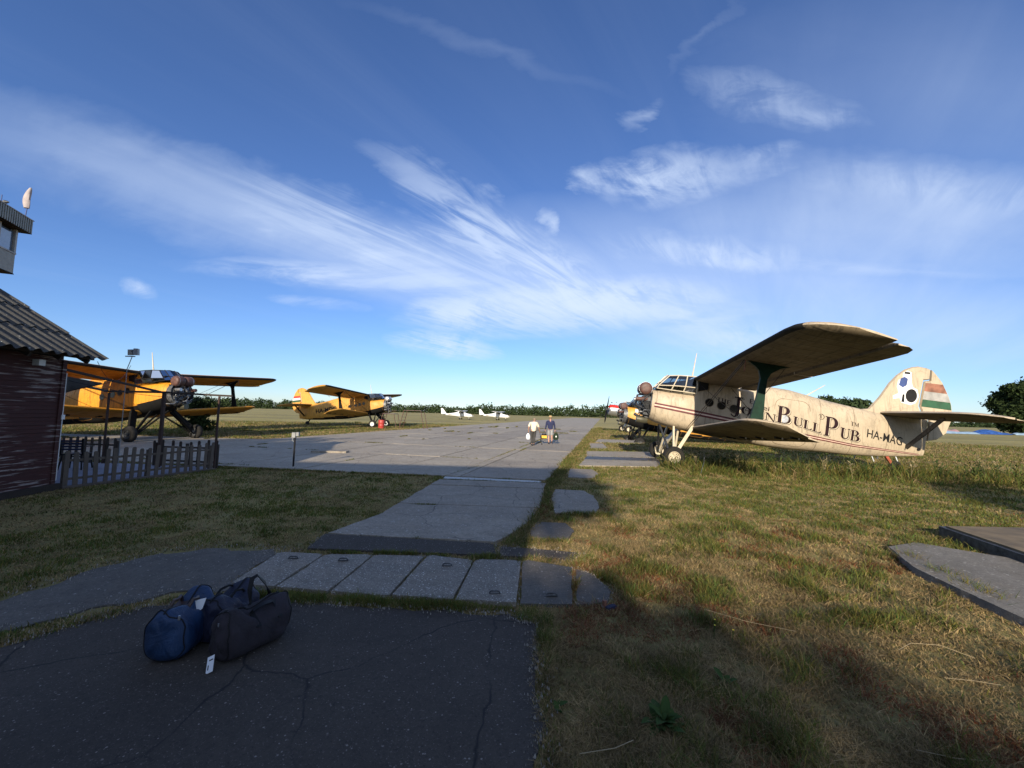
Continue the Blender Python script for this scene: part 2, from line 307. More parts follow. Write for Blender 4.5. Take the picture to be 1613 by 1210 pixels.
# ---------------------------------------------------------------- mesh helpers
class MB:
    def __init__(s): s.v = []; s.f = []; s.mi = []
    def add(s, vs, fs, mi=0):
        o = len(s.v); s.v += [tuple(p) for p in vs]; s.f += [tuple(i + o for i in f) for f in fs]; s.mi += [mi] * len(fs); return s
    def box(s, c, size, rot=None, mi=0, taper=1.0):
        hx, hy, hz = size[0] / 2, size[1] / 2, size[2] / 2
        vs = [Vector((x * hx * (taper if z > 0 else 1), y * hy * (taper if z > 0 else 1), z * hz)) for z in (-1, 1) for y in (-1, 1) for x in (-1, 1)]
        if rot is not None: vs = [rot @ p for p in vs]
        c = Vector(c); return s.add([p + c for p in vs], [(0, 2, 3, 1), (4, 5, 7, 6), (0, 1, 5, 4), (2, 6, 7, 3), (0, 4, 6, 2), (1, 3, 7, 5)], mi)
    def beam(s, a, b, w, h, up=(0, 0, 1), mi=0):
        a = Vector(a); b = Vector(b); d = (b - a); l = d.length; d.normalize(); u = Vector(up)
        sd_ = d.cross(u)
        if sd_.length < 1e-3: sd_ = d.cross(Vector((1, 0, 0)))
        sd_.normalize(); u = sd_.cross(d)
        R_ = Matrix((d, sd_, u)).transposed(); return s.box((a + b) / 2, (l, w, h), R_, mi)
    def tube(s, pts, r, n=8, caps=True, mi=0):
        pts = [Vector(p) for p in pts]; rs = r if isinstance(r, (list, tuple)) else [r] * len(pts)
        rings = []; prev = None
        for i, p in enumerate(pts):
            d = (pts[min(i + 1, len(pts) - 1)] - pts[max(i - 1, 0)]).normalized()
            if prev is None:
                q = d.cross(Vector((0, 0, 1)))
                if q.length < .05: q = d.cross(Vector((1, 0, 0)))
            else: q = prev - d * prev.dot(d)
            q.normalize(); prev = q; w = d.cross(q)
            rings.append([p + (q * math.cos(2 * math.pi * k / n) + w * math.sin(2 * math.pi * k / n)) * rs[i] for k in range(n)])
        return s.loft(rings, caps, mi=mi)
    def loft(s, rings, caps=True, closed=True, mi=0):
        n = len(rings[0]); vs = [p for r in rings for p in r]; fs = []
        for i in range(len(rings) - 1):
            for k in range(n if closed else n - 1):
                k2 = (k + 1) % n; fs.append((i * n + k, i * n + k2, (i + 1) * n + k2, (i + 1) * n + k))
        if caps and closed: fs.append(tuple(range(n - 1, -1, -1))); fs.append(tuple((len(rings) - 1) * n + k for k in range(n)))
        return s.add(vs, fs, mi)
    def revolve(s, prof, center, axis, n=20, mi=0, caps=True):
        """prof: (along axis, radius)"""
        ax = Vector(axis).normalized(); q = ax.cross(Vector((0, 0, 1)))
        if q.length < .05: q = ax.cross(Vector((1, 0, 0)))
        q.normalize(); w = ax.cross(q); c = Vector(center)
        rings = [[c + ax * t + (q * math.cos(2 * math.pi * k / n) + w * math.sin(2 * math.pi * k / n)) * r_ for k in range(n)] for t, r_ in prof]
        return s.loft(rings, caps, mi=mi)
    def prism(s, poly, origin, ux, uy, nrm, t, mi=0):
        """2D polygon extruded symmetrically by t along nrm"""
        o = Vector(origin); ux = Vector(ux); uy = Vector(uy); nv = Vector(nrm)
        P = [o + ux * a + uy * b for a, b in poly]; n = len(P)
        tri = tessellate_polygon([[Vector((a, b, 0)) for a, b in poly]])
        A = [p - nv * t / 2 for p in P]; B = [p + nv * t / 2 for p in P]
        fs = [tuple(x) for x in tri] + [tuple(i + n for i in reversed(x)) for x in tri]
        fs += [(i, (i + 1) % n, n + (i + 1) % n, n + i) for i in range(n)]
        return s.add(A + B, fs, mi)
    def build(s, name, mat, parent=None, smooth=False, fn=None, angle=40, recalc=True):
        me = bpy.data.meshes.new(name); vs = [fn(Vector(p)) for p in s.v] if fn else s.v
        me.from_pydata([tuple(p) for p in vs], [], s.f)
        ms = mat if isinstance(mat, (list, tuple)) else [mat]
        for q in ms: me.materials.append(q)
        if len(ms) > 1: me.polygons.foreach_set('material_index', s.mi)
        if recalc:
            b = bmesh.new(); b.from_mesh(me); bmesh.ops.recalc_face_normals(b, faces=b.faces); b.to_mesh(me); b.free()
        if smooth:
            me.polygons.foreach_set('use_smooth', [True] * len(me.polygons)); me.set_sharp_from_angle(angle=rad(angle))
        me.update()
        o = bpy.data.objects.new(name, me); C.objects.link(o)
        if parent is not None: o.parent = parent
        return o
def tag(o, label=None, cat=None, group=None, kind=None):
    if label: o['label'] = label
    if cat: o['category'] = cat
    if group: o['group'] = group
    if kind: o['kind'] = kind
    return o
def empty(name, loc=(0, 0, 0), rz=0., label=None, cat=None, group=None):
    o = bpy.data.objects.new(name, None); C.objects.link(o); o.location = loc; o.rotation_euler = (0, 0, rz); o.empty_display_size = .3
    return tag(o, label, cat, group)
def clip(poly, nx, ny, d):
    """keep nx*x+ny*y<=d"""
    out = []
    for i in range(len(poly)):
        a = poly[i]; b = poly[(i + 1) % len(poly)]; fa = nx * a[0] + ny * a[1] - d; fb = nx * b[0] + ny * b[1] - d
        if fa <= 0: out.append(a)
        if (fa < 0 < fb) or (fb < 0 < fa):
            t = fa / (fa - fb); out.append((a[0] + (b[0] - a[0]) * t, a[1] + (b[1] - a[1]) * t))
    return out
def area(p): return abs(sum(p[i][0] * p[(i + 1) % len(p)][1] - p[(i + 1) % len(p)][0] * p[i][1] for i in range(len(p)))) / 2
# value noise in numpy
_tab = np.random.RandomState(3).rand(256, 256)
def vnoise(x, y, s=1.0, oct=3):
    x = np.asarray(x, float) * s + 37.3; y = np.asarray(y, float) * s + 11.7; r = 0; a = 1; t = 0
    for o in range(oct):
        xi = np.floor(x).astype(int); yi = np.floor(y).astype(int); fx = x - xi; fy = y - yi; fx = fx * fx * (3 - 2 * fx); fy = fy * fy * (3 - 2 * fy)
        g = lambda i, j: _tab[(xi + i) % 256, (yi + j) % 256]
        r = r + a * ((g(0, 0) * (1 - fx) + g(1, 0) * fx) * (1 - fy) + (g(0, 1) * (1 - fx) + g(1, 1) * fx) * fy); t += a; a *= .5; x = x * 2.03 + 5; y = y * 2.03 + 9
    return r / t
# ---------------------------------------------------------------- ground and pavements
g = MB().add([(-3000, -3000, 0), (3000, -3000, 0), (3000, 3000, 0), (-3000, 3000, 0)], [(0, 1, 2, 3)])
tag(g.build('ground', M_GROUND), kind='structure')
PAVED = []
def slab_obj(name, poly, z, mat, parent, tilt=0.0, thick=.08, edge=0.0):
    """one paving piece: flat top, sides going down, slightly broken outline"""
    if edge:
        q = []
        for i in range(len(poly)):
            a = Vector(poly[i]); b = Vector(poly[(i + 1) % len(poly)]); L_ = (b - a).length; k = max(1, int(L_ / .12)); nrm = Vector((-(b - a).y, (b - a).x)).normalized()
            for j in range(k):
                p = a + (b - a) * (j / k); 
                if L_ > .25: p = p + nrm * (vnoise(p.x, p.y, 4.0, 3) - .5) * edge * 2
                q.append((float(p.x), float(p.y)))
        poly = q
    tri = tessellate_polygon([[Vector((a, b, 0)) for a, b in poly]]); n = len(poly)
    cx = sum(p[0] for p in poly) / n; cy = sum(p[1] for p in poly) / n
    tx, ty = (random.uniform(-tilt, tilt), random.uniform(-tilt, tilt)) if tilt else (0, 0)
    T = [(x, y, z + tx * (x - cx) + ty * (y - cy)) for x, y in poly]; B = [(x, y, -thick) for x, y in poly]
    mb = MB().add(T + B, [tuple(t) for t in tri] + [(i, (i + 1) % n, n + (i + 1) % n, n + i) for i in range(n)])
    return mb.build(name, mat, parent)
def inset(poly, d):
    cx = sum(p[0] for p in poly) / len(poly); cy = sum(p[1] for p in poly) / len(poly); out = []
    n = len(poly)
    ar = sum(poly[i][0] * poly[(i + 1) % n][1] - poly[(i + 1) % n][0] * poly[i][1] for i in range(n))
    sgn = 1 if ar > 0 else -1
    r = list(poly)
    for i in range(n):
        a = poly[i]; b = poly[(i + 1) % n]; dx, dy = b[0] - a[0], b[1] - a[1]; l = math.hypot(dx, dy)
        if l < 1e-6: continue
        nx, ny = sgn * dy / l, -sgn * dx / l
        r = clip(r, nx, ny, nx * a[0] + ny * a[1] - d)
        if not r: return r
    return r
ASPH = [(-7.5, -4), (.22, -4), (.2, 2.2), (.24, 2.8), (.27, 3.3), (.26, 3.78), (.02, 3.93), (-.6, 3.98), (-1.4, 4.02), (-2.1, 4.05), (-2.8, 4.02), (-3.3, 3.92), (-3.62, 3.62), (-3.85, 3.2), (-4.6, 2.4), (-5.6, 1.6), (-7.5, .9)]
o = slab_obj('asphalt_forecourt', ASPH, .014, M_ASPH, None, edge=.10); tag(o, kind='structure'); PAVED.append(ASPH)
ROUGH = [(-4.12, 3.38), (-3.75, 3.8), (-3.35, 4.14), (-2.45, 4.28), (-2.95, 4.4), (-2.97, 5.35), (-3.1, 5.5), (-3.7, 5.55), (-4.45, 5.3), (-4.62, 4.6), (-4.8, 3.9), (-5.5, 3.1), (-6.5, 2.2), (-6.0, 1.75), (-4.9, 2.6)]
o = slab_obj('crumbling_side_path', ROUGH, .016, M_ROUGH, None, edge=.22); tag(o, kind='structure'); PAVED.append(ROUGH)
# slab row over the culvert
root = empty('slab_crossing'); tag(root, kind='structure')
bx_ = [-2.93, -2.33, -1.72, -1.05, -.42, .18, .80]; fx_ = [-2.9, -2.40, -1.80, -1.16, -.52, .12, .66]
yb = [5.34, 5.33, 5.36, 5.38, 5.28, 5.28, 5.12]; yf = [4.42, 4.36, 4.28, 4.22, 4.16, 4.12, 4.14]
for i in range(6):
    gp = .018; p = [(fx_[i] + gp, yf[i]), (fx_[i + 1] - gp, yf[i + 1]), (bx_[i + 1] - gp, yb[i + 1] - .04), (bx_[i + 1] - gp - .06, yb[i + 1]), (bx_[i] + gp + .06, yb[i] + .01), (bx_[i] + gp, yb[i] - .04)]
    slab_obj('slab', p, .04 + random.uniform(-.006, .01), M_AGG if i < 5 else M_ROUGH, root, .008, edge=.02); PAVED.append(p)
p = [(.70, 4.16), (1.02, 4.2), (1.12, 4.5), (1.0, 4.95), (.84, 5.08)]; slab_obj('slab', p, .025, M_ROUGH, root, .006, edge=.03); PAVED.append(p)
for (x, y) in ((-2.62, 5.12), (-2.0, 5.1), (-.72, 5.02), (-.12, 4.3), (.46, 4.28)):
    hk = MB().tube([(x + .055 * math.cos(a), y + .01 * math.sin(3 * a), .045 + .03 * math.sin(a)) for a in np.linspace(0, math.pi, 9)], .007, 6)
    hk.tube([(x - .06, y, .044), (x + .06, y + .01, .044)], .009, 5); hk.build('lifting_loop', M_DSTEEL, root, True)
ST = [(-2.66, 5.55), (-.15, 5.48), (-.2, 5.9), (-.3, 5.97), (-2.72, 6.2)]
o = slab_obj('asphalt_strip', ST, .03, M_ASPH2, None, edge=.015); tag(o, kind='structure'); PAVED.append(ST)
ST2 = [(-.12, 5.48), (.98, 5.42), (.95, 5.68), (.4, 5.8), (-.1, 5.86)]
o = slab_obj('asphalt_strip', ST2, .022, M_ASPH, None, edge=.03); tag(o, kind='structure'); PAVED.append(ST2)
# near path
root = empty('concrete_path'); tag(root, kind='structure')
def Lx(y): return np.interp(y, [6.2, 7.4, 11.5, 12], [-2.7, -2.3, -1.87, -1.87])
def Rx(y): return np.interp(y, [5.9, 6.3, 7.2, 8.4, 10.9, 12], [-.22, .0, .36, .64, .93, 1.15])
ys = [6.0, 8.22, 10.35, 11.18]
for i in range(3):
    a, b = ys[i] + .02, ys[i + 1] - .02
    if i == 0: p = [(Lx(6.22), 6.23), (Rx(5.98), 6.0), (Rx(6.3), 6.3), (Rx(7.2), 7.2), (Rx(b), b), (Lx(b), b + .12), (Lx(7.4), 7.4)]
    else: p = [(Lx(a), a + .1), (Rx(a), a - .05), (Rx(b), b - .06), (Lx(b), b + .1)]
    slab_obj('slab', p, .034 + .004 * i, M_APRON2, root, .002, edge=.03); PAVED.append(p)
p = [(-1.84, 11.5), (.86, 11.24), (.88, 11.5), (-1.86, 11.86)]
o = slab_obj('pale_drain_strip', p, .03, M_PALE, None, edge=.01); tag(o, kind='structure'); PAVED.append(p)
# apron and taxiway grid
AU = Vector((.22, .975)).normalized(); AV = Vector((-AU.y, AU.x)); AO = Vector((.9, 10.9))
def uv2(u, v): p = AO + AU * u + AV * v; return (p.x, p.y)
root = empty('taxiway'); tag(root, kind='structure')
FN = Vector((.115, .993)).normalized()   # front edge normal
fd = FN.x * .6 + FN.y * 11.68
colw = 2.5
def in_apron(x, y):
    x = np.asarray(x, float); y = np.asarray(y, float); dx = x - AO.x; dy = y - AO.y
    u = dx * AU.x + dy * AU.y; v = dx * AV.x + dy * AV.y
    front = FN.x * x + FN.y * y > fd
    a = front & (v > 0) & (v < 17.5) & (u < 260)
    b = front & (v >= 17.5) & (y < 23.6 + .0 * x) & (x > -45) & (y > 12.6 - .03 * (x + 9))
    return a | b
def add_cell(u0, u1, v0, v1):
    q = [uv2(u0, v0), uv2(u1, v0), uv2(u1, v1), uv2(u0, v1)]
    q = clip(q, -FN.x, -FN.y, -fd)
    if v0 >= 17.4:
        if len(q) > 2: q = clip(q, 0, 1, 23.6)
        if len(q) > 2: q = clip(q, -.03, -1, -12.33)
        if len(q) > 2: q = clip(q, -1, 0, 45)
    if len(q) < 3 or area(q) < .15: return
    q = inset(q, .014 + random.random() * .022)
    if len(q) < 3 or area(q) < .1: return
    slab_obj('slab', q, .034 + random.uniform(-.006, .008), random.choice([M_APRON, M_APRON, M_APRON2]), root, .0015, edge=.006 if u0 < 25 else 0)
for iu in range(-1, 12):
    for iv in range(7):
        add_cell(iu * 5.0 + (iv % 2) * 0.0, iu * 5.0 + 5.0, iv * colw, (iv + 1) * colw)
for iu in range(-4, 5):
    for iv in range(7, 19): add_cell(iu * 5.0, iu * 5.0 + 5.0, iv * colw, (iv + 1) * colw)
far = slab_obj('slab', [uv2(60, .1), uv2(260, .1), uv2(260, 17.4), uv2(60, 17.4)], .03, M_APRON, root)
# side slabs along the right edge
root = empty('edge_slabs'); tag(root, kind='structure')
for p, z, mt in (([(.88, 7.9), (1.6, 7.85), (1.86, 8.5), (1.95, 9.6), (1.85, 10.2), (1.15, 10.3), (.98, 9.5)], .03, M_APRON2),
                 ([(.36, 6.3), (.90, 6.25), (1.06, 6.7), (.98, 7.15), (.52, 7.2), (.36, 6.8)], .028, M_ROUGH),
                 ([(1.75, 12.35), (2.5, 12.3), (2.85, 13.3), (2.85, 14.2), (2.1, 14.25), (1.85, 13.2)], .03, M_APRON2),
                 ([(2.55, 15.2), (5.5, 15.5), (6.6, 17.4), (3.15, 17.35)], .034, M_APRON), ([(3.15, 17.4), (6.6, 17.45), (6.7, 18.7), (3.5, 18.75)], .03, M_WET),
                 ([(3.52, 18.8), (6.7, 18.75), (7.6, 21.8), (3.95, 21.3)], .034, M_APRON), ([(4.6, 23.4), (5.6, 23.5), (6.2, 27.5), (5.3, 27.5)], .03, M_APRON),
                 ([(5.9, 28.6), (9.4, 28.8), (10.4, 32.5), (6.9, 32.4)], .03, M_APRON)):
    slab_obj('slab', p, z, mt, root, .003, edge=.04); PAVED.append(p)
# mushroomed concrete lump on the apron, raised block and rusty plate at the right
tag(slab_obj('concrete_kerb_block', [(-8.3, 17.1), (-6.9, 17.3), (-6.95, 17.75), (-8.2, 17.6)], .11, M_APRON2, None, edge=.03), 'low broken concrete kerb block lying on the apron behind the short post', 'kerb block')
BL = [(4.75, 3.3), (6.5, 4.6), (7.3, 5.35), (6.2, 6.35), (5.55, 6.1), (5.1, 5.2)]
o = slab_obj('raised_concrete_slab', BL, .09, mat_conc('worn_pale_slab', (.24, .22, .185), .14, (.42, .40, .36), 26, .6), None, edge=.03); tag(o, 'raised grey concrete slab with broken edge in the grass at the right', 'concrete slab'); PAVED.append(BL)
r_ = empty('inspection_cover', label='dark steel cover plate on a low frame behind the raised concrete slab', cat='cover plate')
PL = [(6.75, 5.2), (9.8, 5.6), (9.9, 7.0), (7.2, 6.95)]
slab_obj('frame', PL, .19, M_DSTEEL, r_); pp = inset(PL, .07)
q = MB(); nn = len(pp); q.add([(x, y, .215) for x, y in pp] + [(x, y, .192) for x, y in pp], [tuple(range(nn))] + [(i, (i + 1) % nn, nn + (i + 1) % nn, nn + i) for i in range(nn)])
q.build('plate', simple('rusted_olive_plate', (.17, .125, .065), .7, vary=.4, vs=3), r_); PAVED.append(PL)

# ---------------------------------------------------------------- grass
def in_poly(px, py, poly):
    ins = np.zeros(px.shape, bool); n = len(poly)
    for i in range(n):
        x1, y1 = poly[i]; x2, y2 = poly[(i + 1) % n]
        c = ((y1 > py) != (y2 > py)); 
        if y1 == y2: continue
        xi = (x2 - x1) * (py - y1) / (y2 - y1) + x1; ins ^= c & (px < xi)
    return ins
SHED_FOOT = [(-9.68, 9.0), (-9.1, 3), (-15, 2.4), (-15, 8.6)]
TERRACE = [(-9.75, 8.95), (-8.72, 12.05), (-9.0, 12.5), (-14.6, 12.9), (-14.6, 8.6)]
def make_grass():
    rs = np.random.RandomState(5)
    n = 1300000
    # radial density falling off with distance
    e = 1.35; r0, r1 = 1.9, 60.0
    t = rs.rand(n); r = (r0 ** (2 - e - 1 + .0) + t * (r1 ** (1 - e) - r0 ** (1 - e))) ** (1 / (1 - e)) if e != 1 else None
    az = rs.uniform(-1.0, 1.0, n); x = r * np.sin(az); y = r * np.cos(az)
    # clump: pull blades toward tuft centres
    cell = .05 + .012 * r; k = 0.0
    gx = np.floor(x / cell); gy = np.floor(y / cell)
    hx = _tab[(gx.astype(int)) % 256, (gy.astype(int)) % 256]; hy = _tab[(gy.astype(int) + 91) % 256, (gx.astype(int) + 17) % 256]
    x = x + ((gx + hx) * cell - x) * k; y = y + ((gy + hy) * cell - y) * k
    jx = x + (vnoise(x, y, 7, 2) - .5) * .16; jy = y + (vnoise(x, y, 7, 2) - .5) * .12
    bad = in_apron(jx, jy)
    for P in PAVED: bad |= in_poly(jx, jy, P)
    for P in (SHED_FOOT, TERRACE): bad |= in_poly(x, y, P)
    dens = vnoise(x, y, 1.1, 4) * .6 + vnoise(x + 31, y + 7, 3.7, 3) * .5 - .03
    fine = vnoise(x + 3, y + 8, 9.0, 2); thin = ((rs.rand(n) > np.clip(dens * 2.2 - .25, .15, 1.0)) | (rs.rand(n) > np.clip(fine * 2.4 - .3, .2, 1))) & (r < 30)
    ok = ~bad & ~thin & (y > 1.0)
    # bare threadbare strip across the right lawn
    x, y, r = x[ok], y[ok], r[ok]
    n = len(x)
    X = [x]; Y = [y]; R_ = [r]; H = []; G = []; 
    pn = vnoise(x, y, .9, 4); pn2 = vnoise(x + 50, y + 20, .33, 4); pf = vnoise(x, y, 3.0, 3)
    h = .022 + .045 * rs.rand(n) ** 1.5 + .05 * np.clip(pn2 - .5, 0, 1)
    left = x < -1.5
    h *= np.where(left, .75, 1.15)
    right_rough = (x > .3) & (y < 7.5); h *= np.where(right_rough, 1.35, 1.0)
    bare = (np.abs(y - 4.22 - .1 * np.sin(x * 2.1)) < .10 + .12 * (pf - .4)) & (x > 1.3) & (x < 5.2); h = np.where(bare, h * .45, h)
    clump = vnoise(x + 70, y + 40, 2.6, 3); h *= np.clip(.35 + 1.9 * (clump - .25), .4, 1.7)
    # taller weeds round the parked aeroplane
    belt = np.exp(-((y - (15.2 - .12 * (x - 8))) / 1.6) ** 2) * (x > 5.8) * (x < 19)
    h += belt * (.07 + .62 * rs.rand(n) ** 2.6)
    green = np.clip((pn2 - .40) * 3.2, 0, 1) * .62 + .06 + .22 * (pf > .55)
    green = np.where(belt > .2, np.maximum(green, .75), green)
    green = np.where((x > 5) & (y > 6.2) & (y < 13), np.maximum(green, .72), green)
    green = np.where(right_rough, green * .5, green)
    green = np.clip(green + (clump - .5) * 2.4, .03, .97); green = np.where(bare, .04, green)
    # grass that fills joints and edges
    lines = [((.02, 5.95), (.45, 7.2), .14, .09, 1500, .35), ((.42, 7.2), (.78, 8.6), .16, .10, 1700, .35), ((.75, 8.6), (1.1, 10.9), .14, .10, 2000, .38), ((1.15, 11.2), (2.6, 17.5), .24, .12, 5200, .5),
             ((2.6, 17.5), (5.6, 30), .30, .12, 4500, .25), ((5.6, 30), (13.5, 62), .5, .14, 3500, .2), ((-1.87, 11.95), (-.9, 15), .05, .05, 500, .7), ((-1.8, 12.0), (3.8, 37), .06, .05, 1500, .45),
             ((-2.7, 4.18), (-.4, 4.05), .09, .07, 6500, 1.0), ((-1.2, 4.12), (.3, 4.02), .06, .05, 2200, .7), ((-2.3, 5.46), (-1.95, 5.44), .05, .05, 500, 1), ((-1.75, 5.47), (-1.2, 5.46), .055, .06, 1100, 1), ((-1.05, 5.44), (-.75, 5.42), .04, .05, 450, 1),
             ((-.45, 5.38), (-.1, 5.44), .06, .07, 600, .9), ((-4.6, 2.45), (-3.3, 4.02), .13, .05, 3500, .35), ((-3.3, 4.02), (-2.5, 4.2), .06, .05, 1500, .4), ((-1.95, 8.27), (-1.45, 8.25), .05, .05, 500, .9), ((-1.84, 11.42), (.9, 11.18), .03, .03, 900, .6),
             ((.9, 5.3), (1.05, 5.5), .2, .08, 900, .5), ((1.0, 7.75), (1.9, 7.8), .12, .1, 1500, .6), ((.9, 6.15), (.2, 6.1), .08, .08, 700, .5), ((.25, 2.0), (.3, 3.9), .07, .05, 3500, .2),
             ((-9.3, 12.55), (-2, 11.9), .12, .07, 2600, .6), ((5.15, 4.3), (5.6, 6.1), .16, .14, 2600, .4), ((5.4, 6.2), (6.6, 6.4), .2, .12, 2000, .4), ((4.9, 3.2), (6.3, 4.4), .1, .16, 1500, .4)]
    for k_ in range(70):
        iu = rs.randint(0, 9) * 5.0; iv = rs.randint(0, 14) * 2.5; L0 = rs.rand() * 1.6 + .15
        if rs.rand() < .6: p0 = AO + AU * (iu + rs.rand() * 5) + AV * iv; p1 = p0 + AU * L0
        else: p0 = AO + AU * iu + AV * (iv + rs.rand() * 2.5); p1 = p0 + AV * L0
        lines.append(((p0.x, p0.y), (p1.x, p1.y), .035, .07, int(120 * L0 + 60), .6))
    bx, by, bh, bg = [x], [y], [h], [green]
    for a, b, w, hh, m_, gg in lines:
        tt = rs.rand(m_); gap = vnoise(tt * 9 + a[0] * 3, tt * 0 + a[1], 1.0, 3) > .38
        lx = a[0] + (b[0] - a[0]) * tt + rs.randn(m_) * w * .45; ly = a[1] + (b[1] - a[1]) * tt + rs.randn(m_) * w * .45
        lx, ly = lx[gap], ly[gap]
        bx.append(lx); by.append(ly); bh.append(hh * (.3 + rs.rand(len(lx)))); bg.append(np.clip(gg + rs.randn(len(lx)) * .18, 0, 1))
    x = np.concatenate(bx); y = np.concatenate(by); h = np.concatenate(bh); green = np.concatenate(bg); r = np.hypot(x, y); n = len(x)
    # colours
    u = rs.rand(n)
    isg = u < green; val = .55 + .9 * vnoise(x + 11, y + 60, 4.5, 3)
    gcol = np.array([.10, .125, .03])[None] * (.6 + .9 * rs.rand(n))[:, None]; gcol[:, 0] *= (.7 + .9 * rs.rand(n))
    scol = np.array([.37, .27, .13])[None] * (.35 + .95 * rs.rand(n))[:, None]
    rus = (rs.rand(n) < .5) & (vnoise(x + 9, y + 3, 1.7, 3) > .60) & (x > .5) & (y < 9); scol[rus] = np.array([.20, .075, .035])[None] * (.5 + rs.rand(rus.sum()))[:, None]
    col = np.where(isg[:, None], gcol, scol) * val[:, None]
    w = np.clip(.0010 * r + .0012, .0022, .03) * (.6 + .8 * rs.rand(n)); h = np.maximum(h, .0035 * r)
    a = rs.rand(n) * 2 * np.pi; lean = rs.rand(n) ** .8 * 1.3 * h * np.where(isg, .9, 1.5); la = rs.rand(n) * 2 * np.pi
    h = h * np.where(isg, 1, .7)
    # two-segment blade: base pair, mid pair, tip
    dx, dy = np.cos(a) * w / 2, np.sin(a) * w / 2; mx, my = np.cos(la) * lean, np.sin(la) * lean
    V = np.zeros((n, 5, 3), np.float32)
    V[:, 0, 0], V[:, 0, 1] = x - dx, y - dy; V[:, 1, 0], V[:, 1, 1] = x + dx, y + dy
    V[:, 2, 0], V[:, 2, 1], V[:, 2, 2] = x + dx * .8 + mx * .35, y + dy * .8 + my * .35, h * .6
    V[:, 3, 0], V[:, 3, 1], V[:, 3, 2] = x - dx * .8 + mx * .35, y - dy * .8 + my * .35, h * .6
    V[:, 4, 0], V[:, 4, 1], V[:, 4, 2] = x + mx, y + my, h
    me = bpy.data.meshes.new('grass'); me.vertices.add(n * 5); me.vertices.foreach_set('co', V.ravel())
    base = (np.arange(n) * 5)[:, None]
    lp = np.concatenate([base + np.array([[0, 1, 2, 3]]), base + np.array([[3, 2, 4]])], 1).astype(np.int32).ravel()
    me.loops.add(len(lp)); me.loops.foreach_set('vertex_index', lp)
    st = (np.arange(n) * 7)[:, None] + np.array([[0, 4]]); me.polygons.add(n * 2); me.polygons.foreach_set('loop_start', st.ravel().astype(np.int32))
    ca = me.color_attributes.new('tint', 'FLOAT_COLOR', 'POINT'); cc = np.ones((n, 5, 4), np.float32); cc[:, :, :3] = col[:, None, :]
    ca.data.foreach_set('color', cc.ravel()); me.update(calc_edges=True); me.materials.append(M_GRASS)
    o = bpy.data.objects.new('grass', me); C.objects.link(o); tag(o, 'short dry and green grass growing over the field and in the paving joints', 'grass', kind='stuff'); print('blades', n)
make_grass()

# loose grit and crumbs along broken edges
def make_grit():
    rs = np.random.RandomState(8); mb = MB()
    segs = [(ASPH, 1500, .05), (ROUGH, 1500, .10), (ST, 350, .06), (ST2, 300, .06)] + [(PAVED[k], 160, .03) for k in range(2, 9)]
    for P, n, w in segs:
        for _ in range(n):
            i = rs.randint(len(P)); a = P[i]; b = P[(i + 1) % len(P)]; t = rs.rand(); x = a[0] + (b[0] - a[0]) * t + rs.randn() * w; y = a[1] + (b[1] - a[1]) * t + rs.randn() * w
            if y < 1.6: continue
            s = .003 + .009 * rs.rand() ** 3; z = .02; q = rs.rand(4, 3) * s
            mb.add([(x + q[0][0], y, z), (x - s, y + q[1][1], z), (x, y - s, z), (x, y, z + s * .9 + .012)], [(0, 1, 3), (1, 2, 3), (2, 0, 3)])
    o = mb.build('grit', simple('pale_grit', (.30, .27, .23), .9, vary=.5, vs=40), None, recalc=False); tag(o, 'loose grit and crumbs along the broken paving edges', 'grit', kind='stuff')
make_grit()

# ---------------------------------------------------------------- foliage
def leaf_mesh(name, blobs, n, size, mat, parent=None, flat=.0, seed=1, surf=.55):
    """leaf clumps scattered through ellipsoids: blobs = (cx,cy,cz,rx,ry,rz)"""
    rs = np.random.RandomState(seed); B = np.array(blobs, float); vol = (B[:, 3] * B[:, 4] * B[:, 5]) ** .75; pr = vol / vol.sum()
    k = rs.choice(len(B), n, p=pr); d = rs.randn(n, 3); d /= np.linalg.norm(d, axis=1)[:, None]; rr = rs.rand(n) ** (1 / 3.) * (1 - surf) + surf * (1 - rs.rand(n) ** 2 * .35)
    bump_ = 1 + .22 * np.sin(d[:, 0] * 7 + k) * np.sin(d[:, 1] * 6 + 2 * k) + .18 * rs.randn(n)
    c = B[k, :3] + d * B[k, 3:] * (rr * bump_)[:, None]
    q = rs.randn(n, 3); q /= np.linalg.norm(q, axis=1)[:, None]; w = np.cross(q, rs.randn(n, 3)); w /= np.linalg.norm(w, axis=1)[:, None]
    s_ = size * (.5 + rs.rand(n))[:, None]
    V = np.stack([c - q * s_, c + w * s_ * .55, c + q * s_, c - w * s_ * .55], 1).astype(np.float32)
    me = bpy.data.meshes.new(name); me.vertices.add(n * 4); me.vertices.foreach_set('co', V.ravel()); me.loops.add(n * 4)
    me.loops.foreach_set('vertex_index', np.arange(n * 4, dtype=np.int32)); me.polygons.add(n); me.polygons.foreach_set('loop_start', np.arange(n, dtype=np.int32) * 4)
    me.update(calc_edges=True); me.materials.append(mat); o = bpy.data.objects.new(name, me); C.objects.link(o)
    if parent: o.parent = parent
    return o
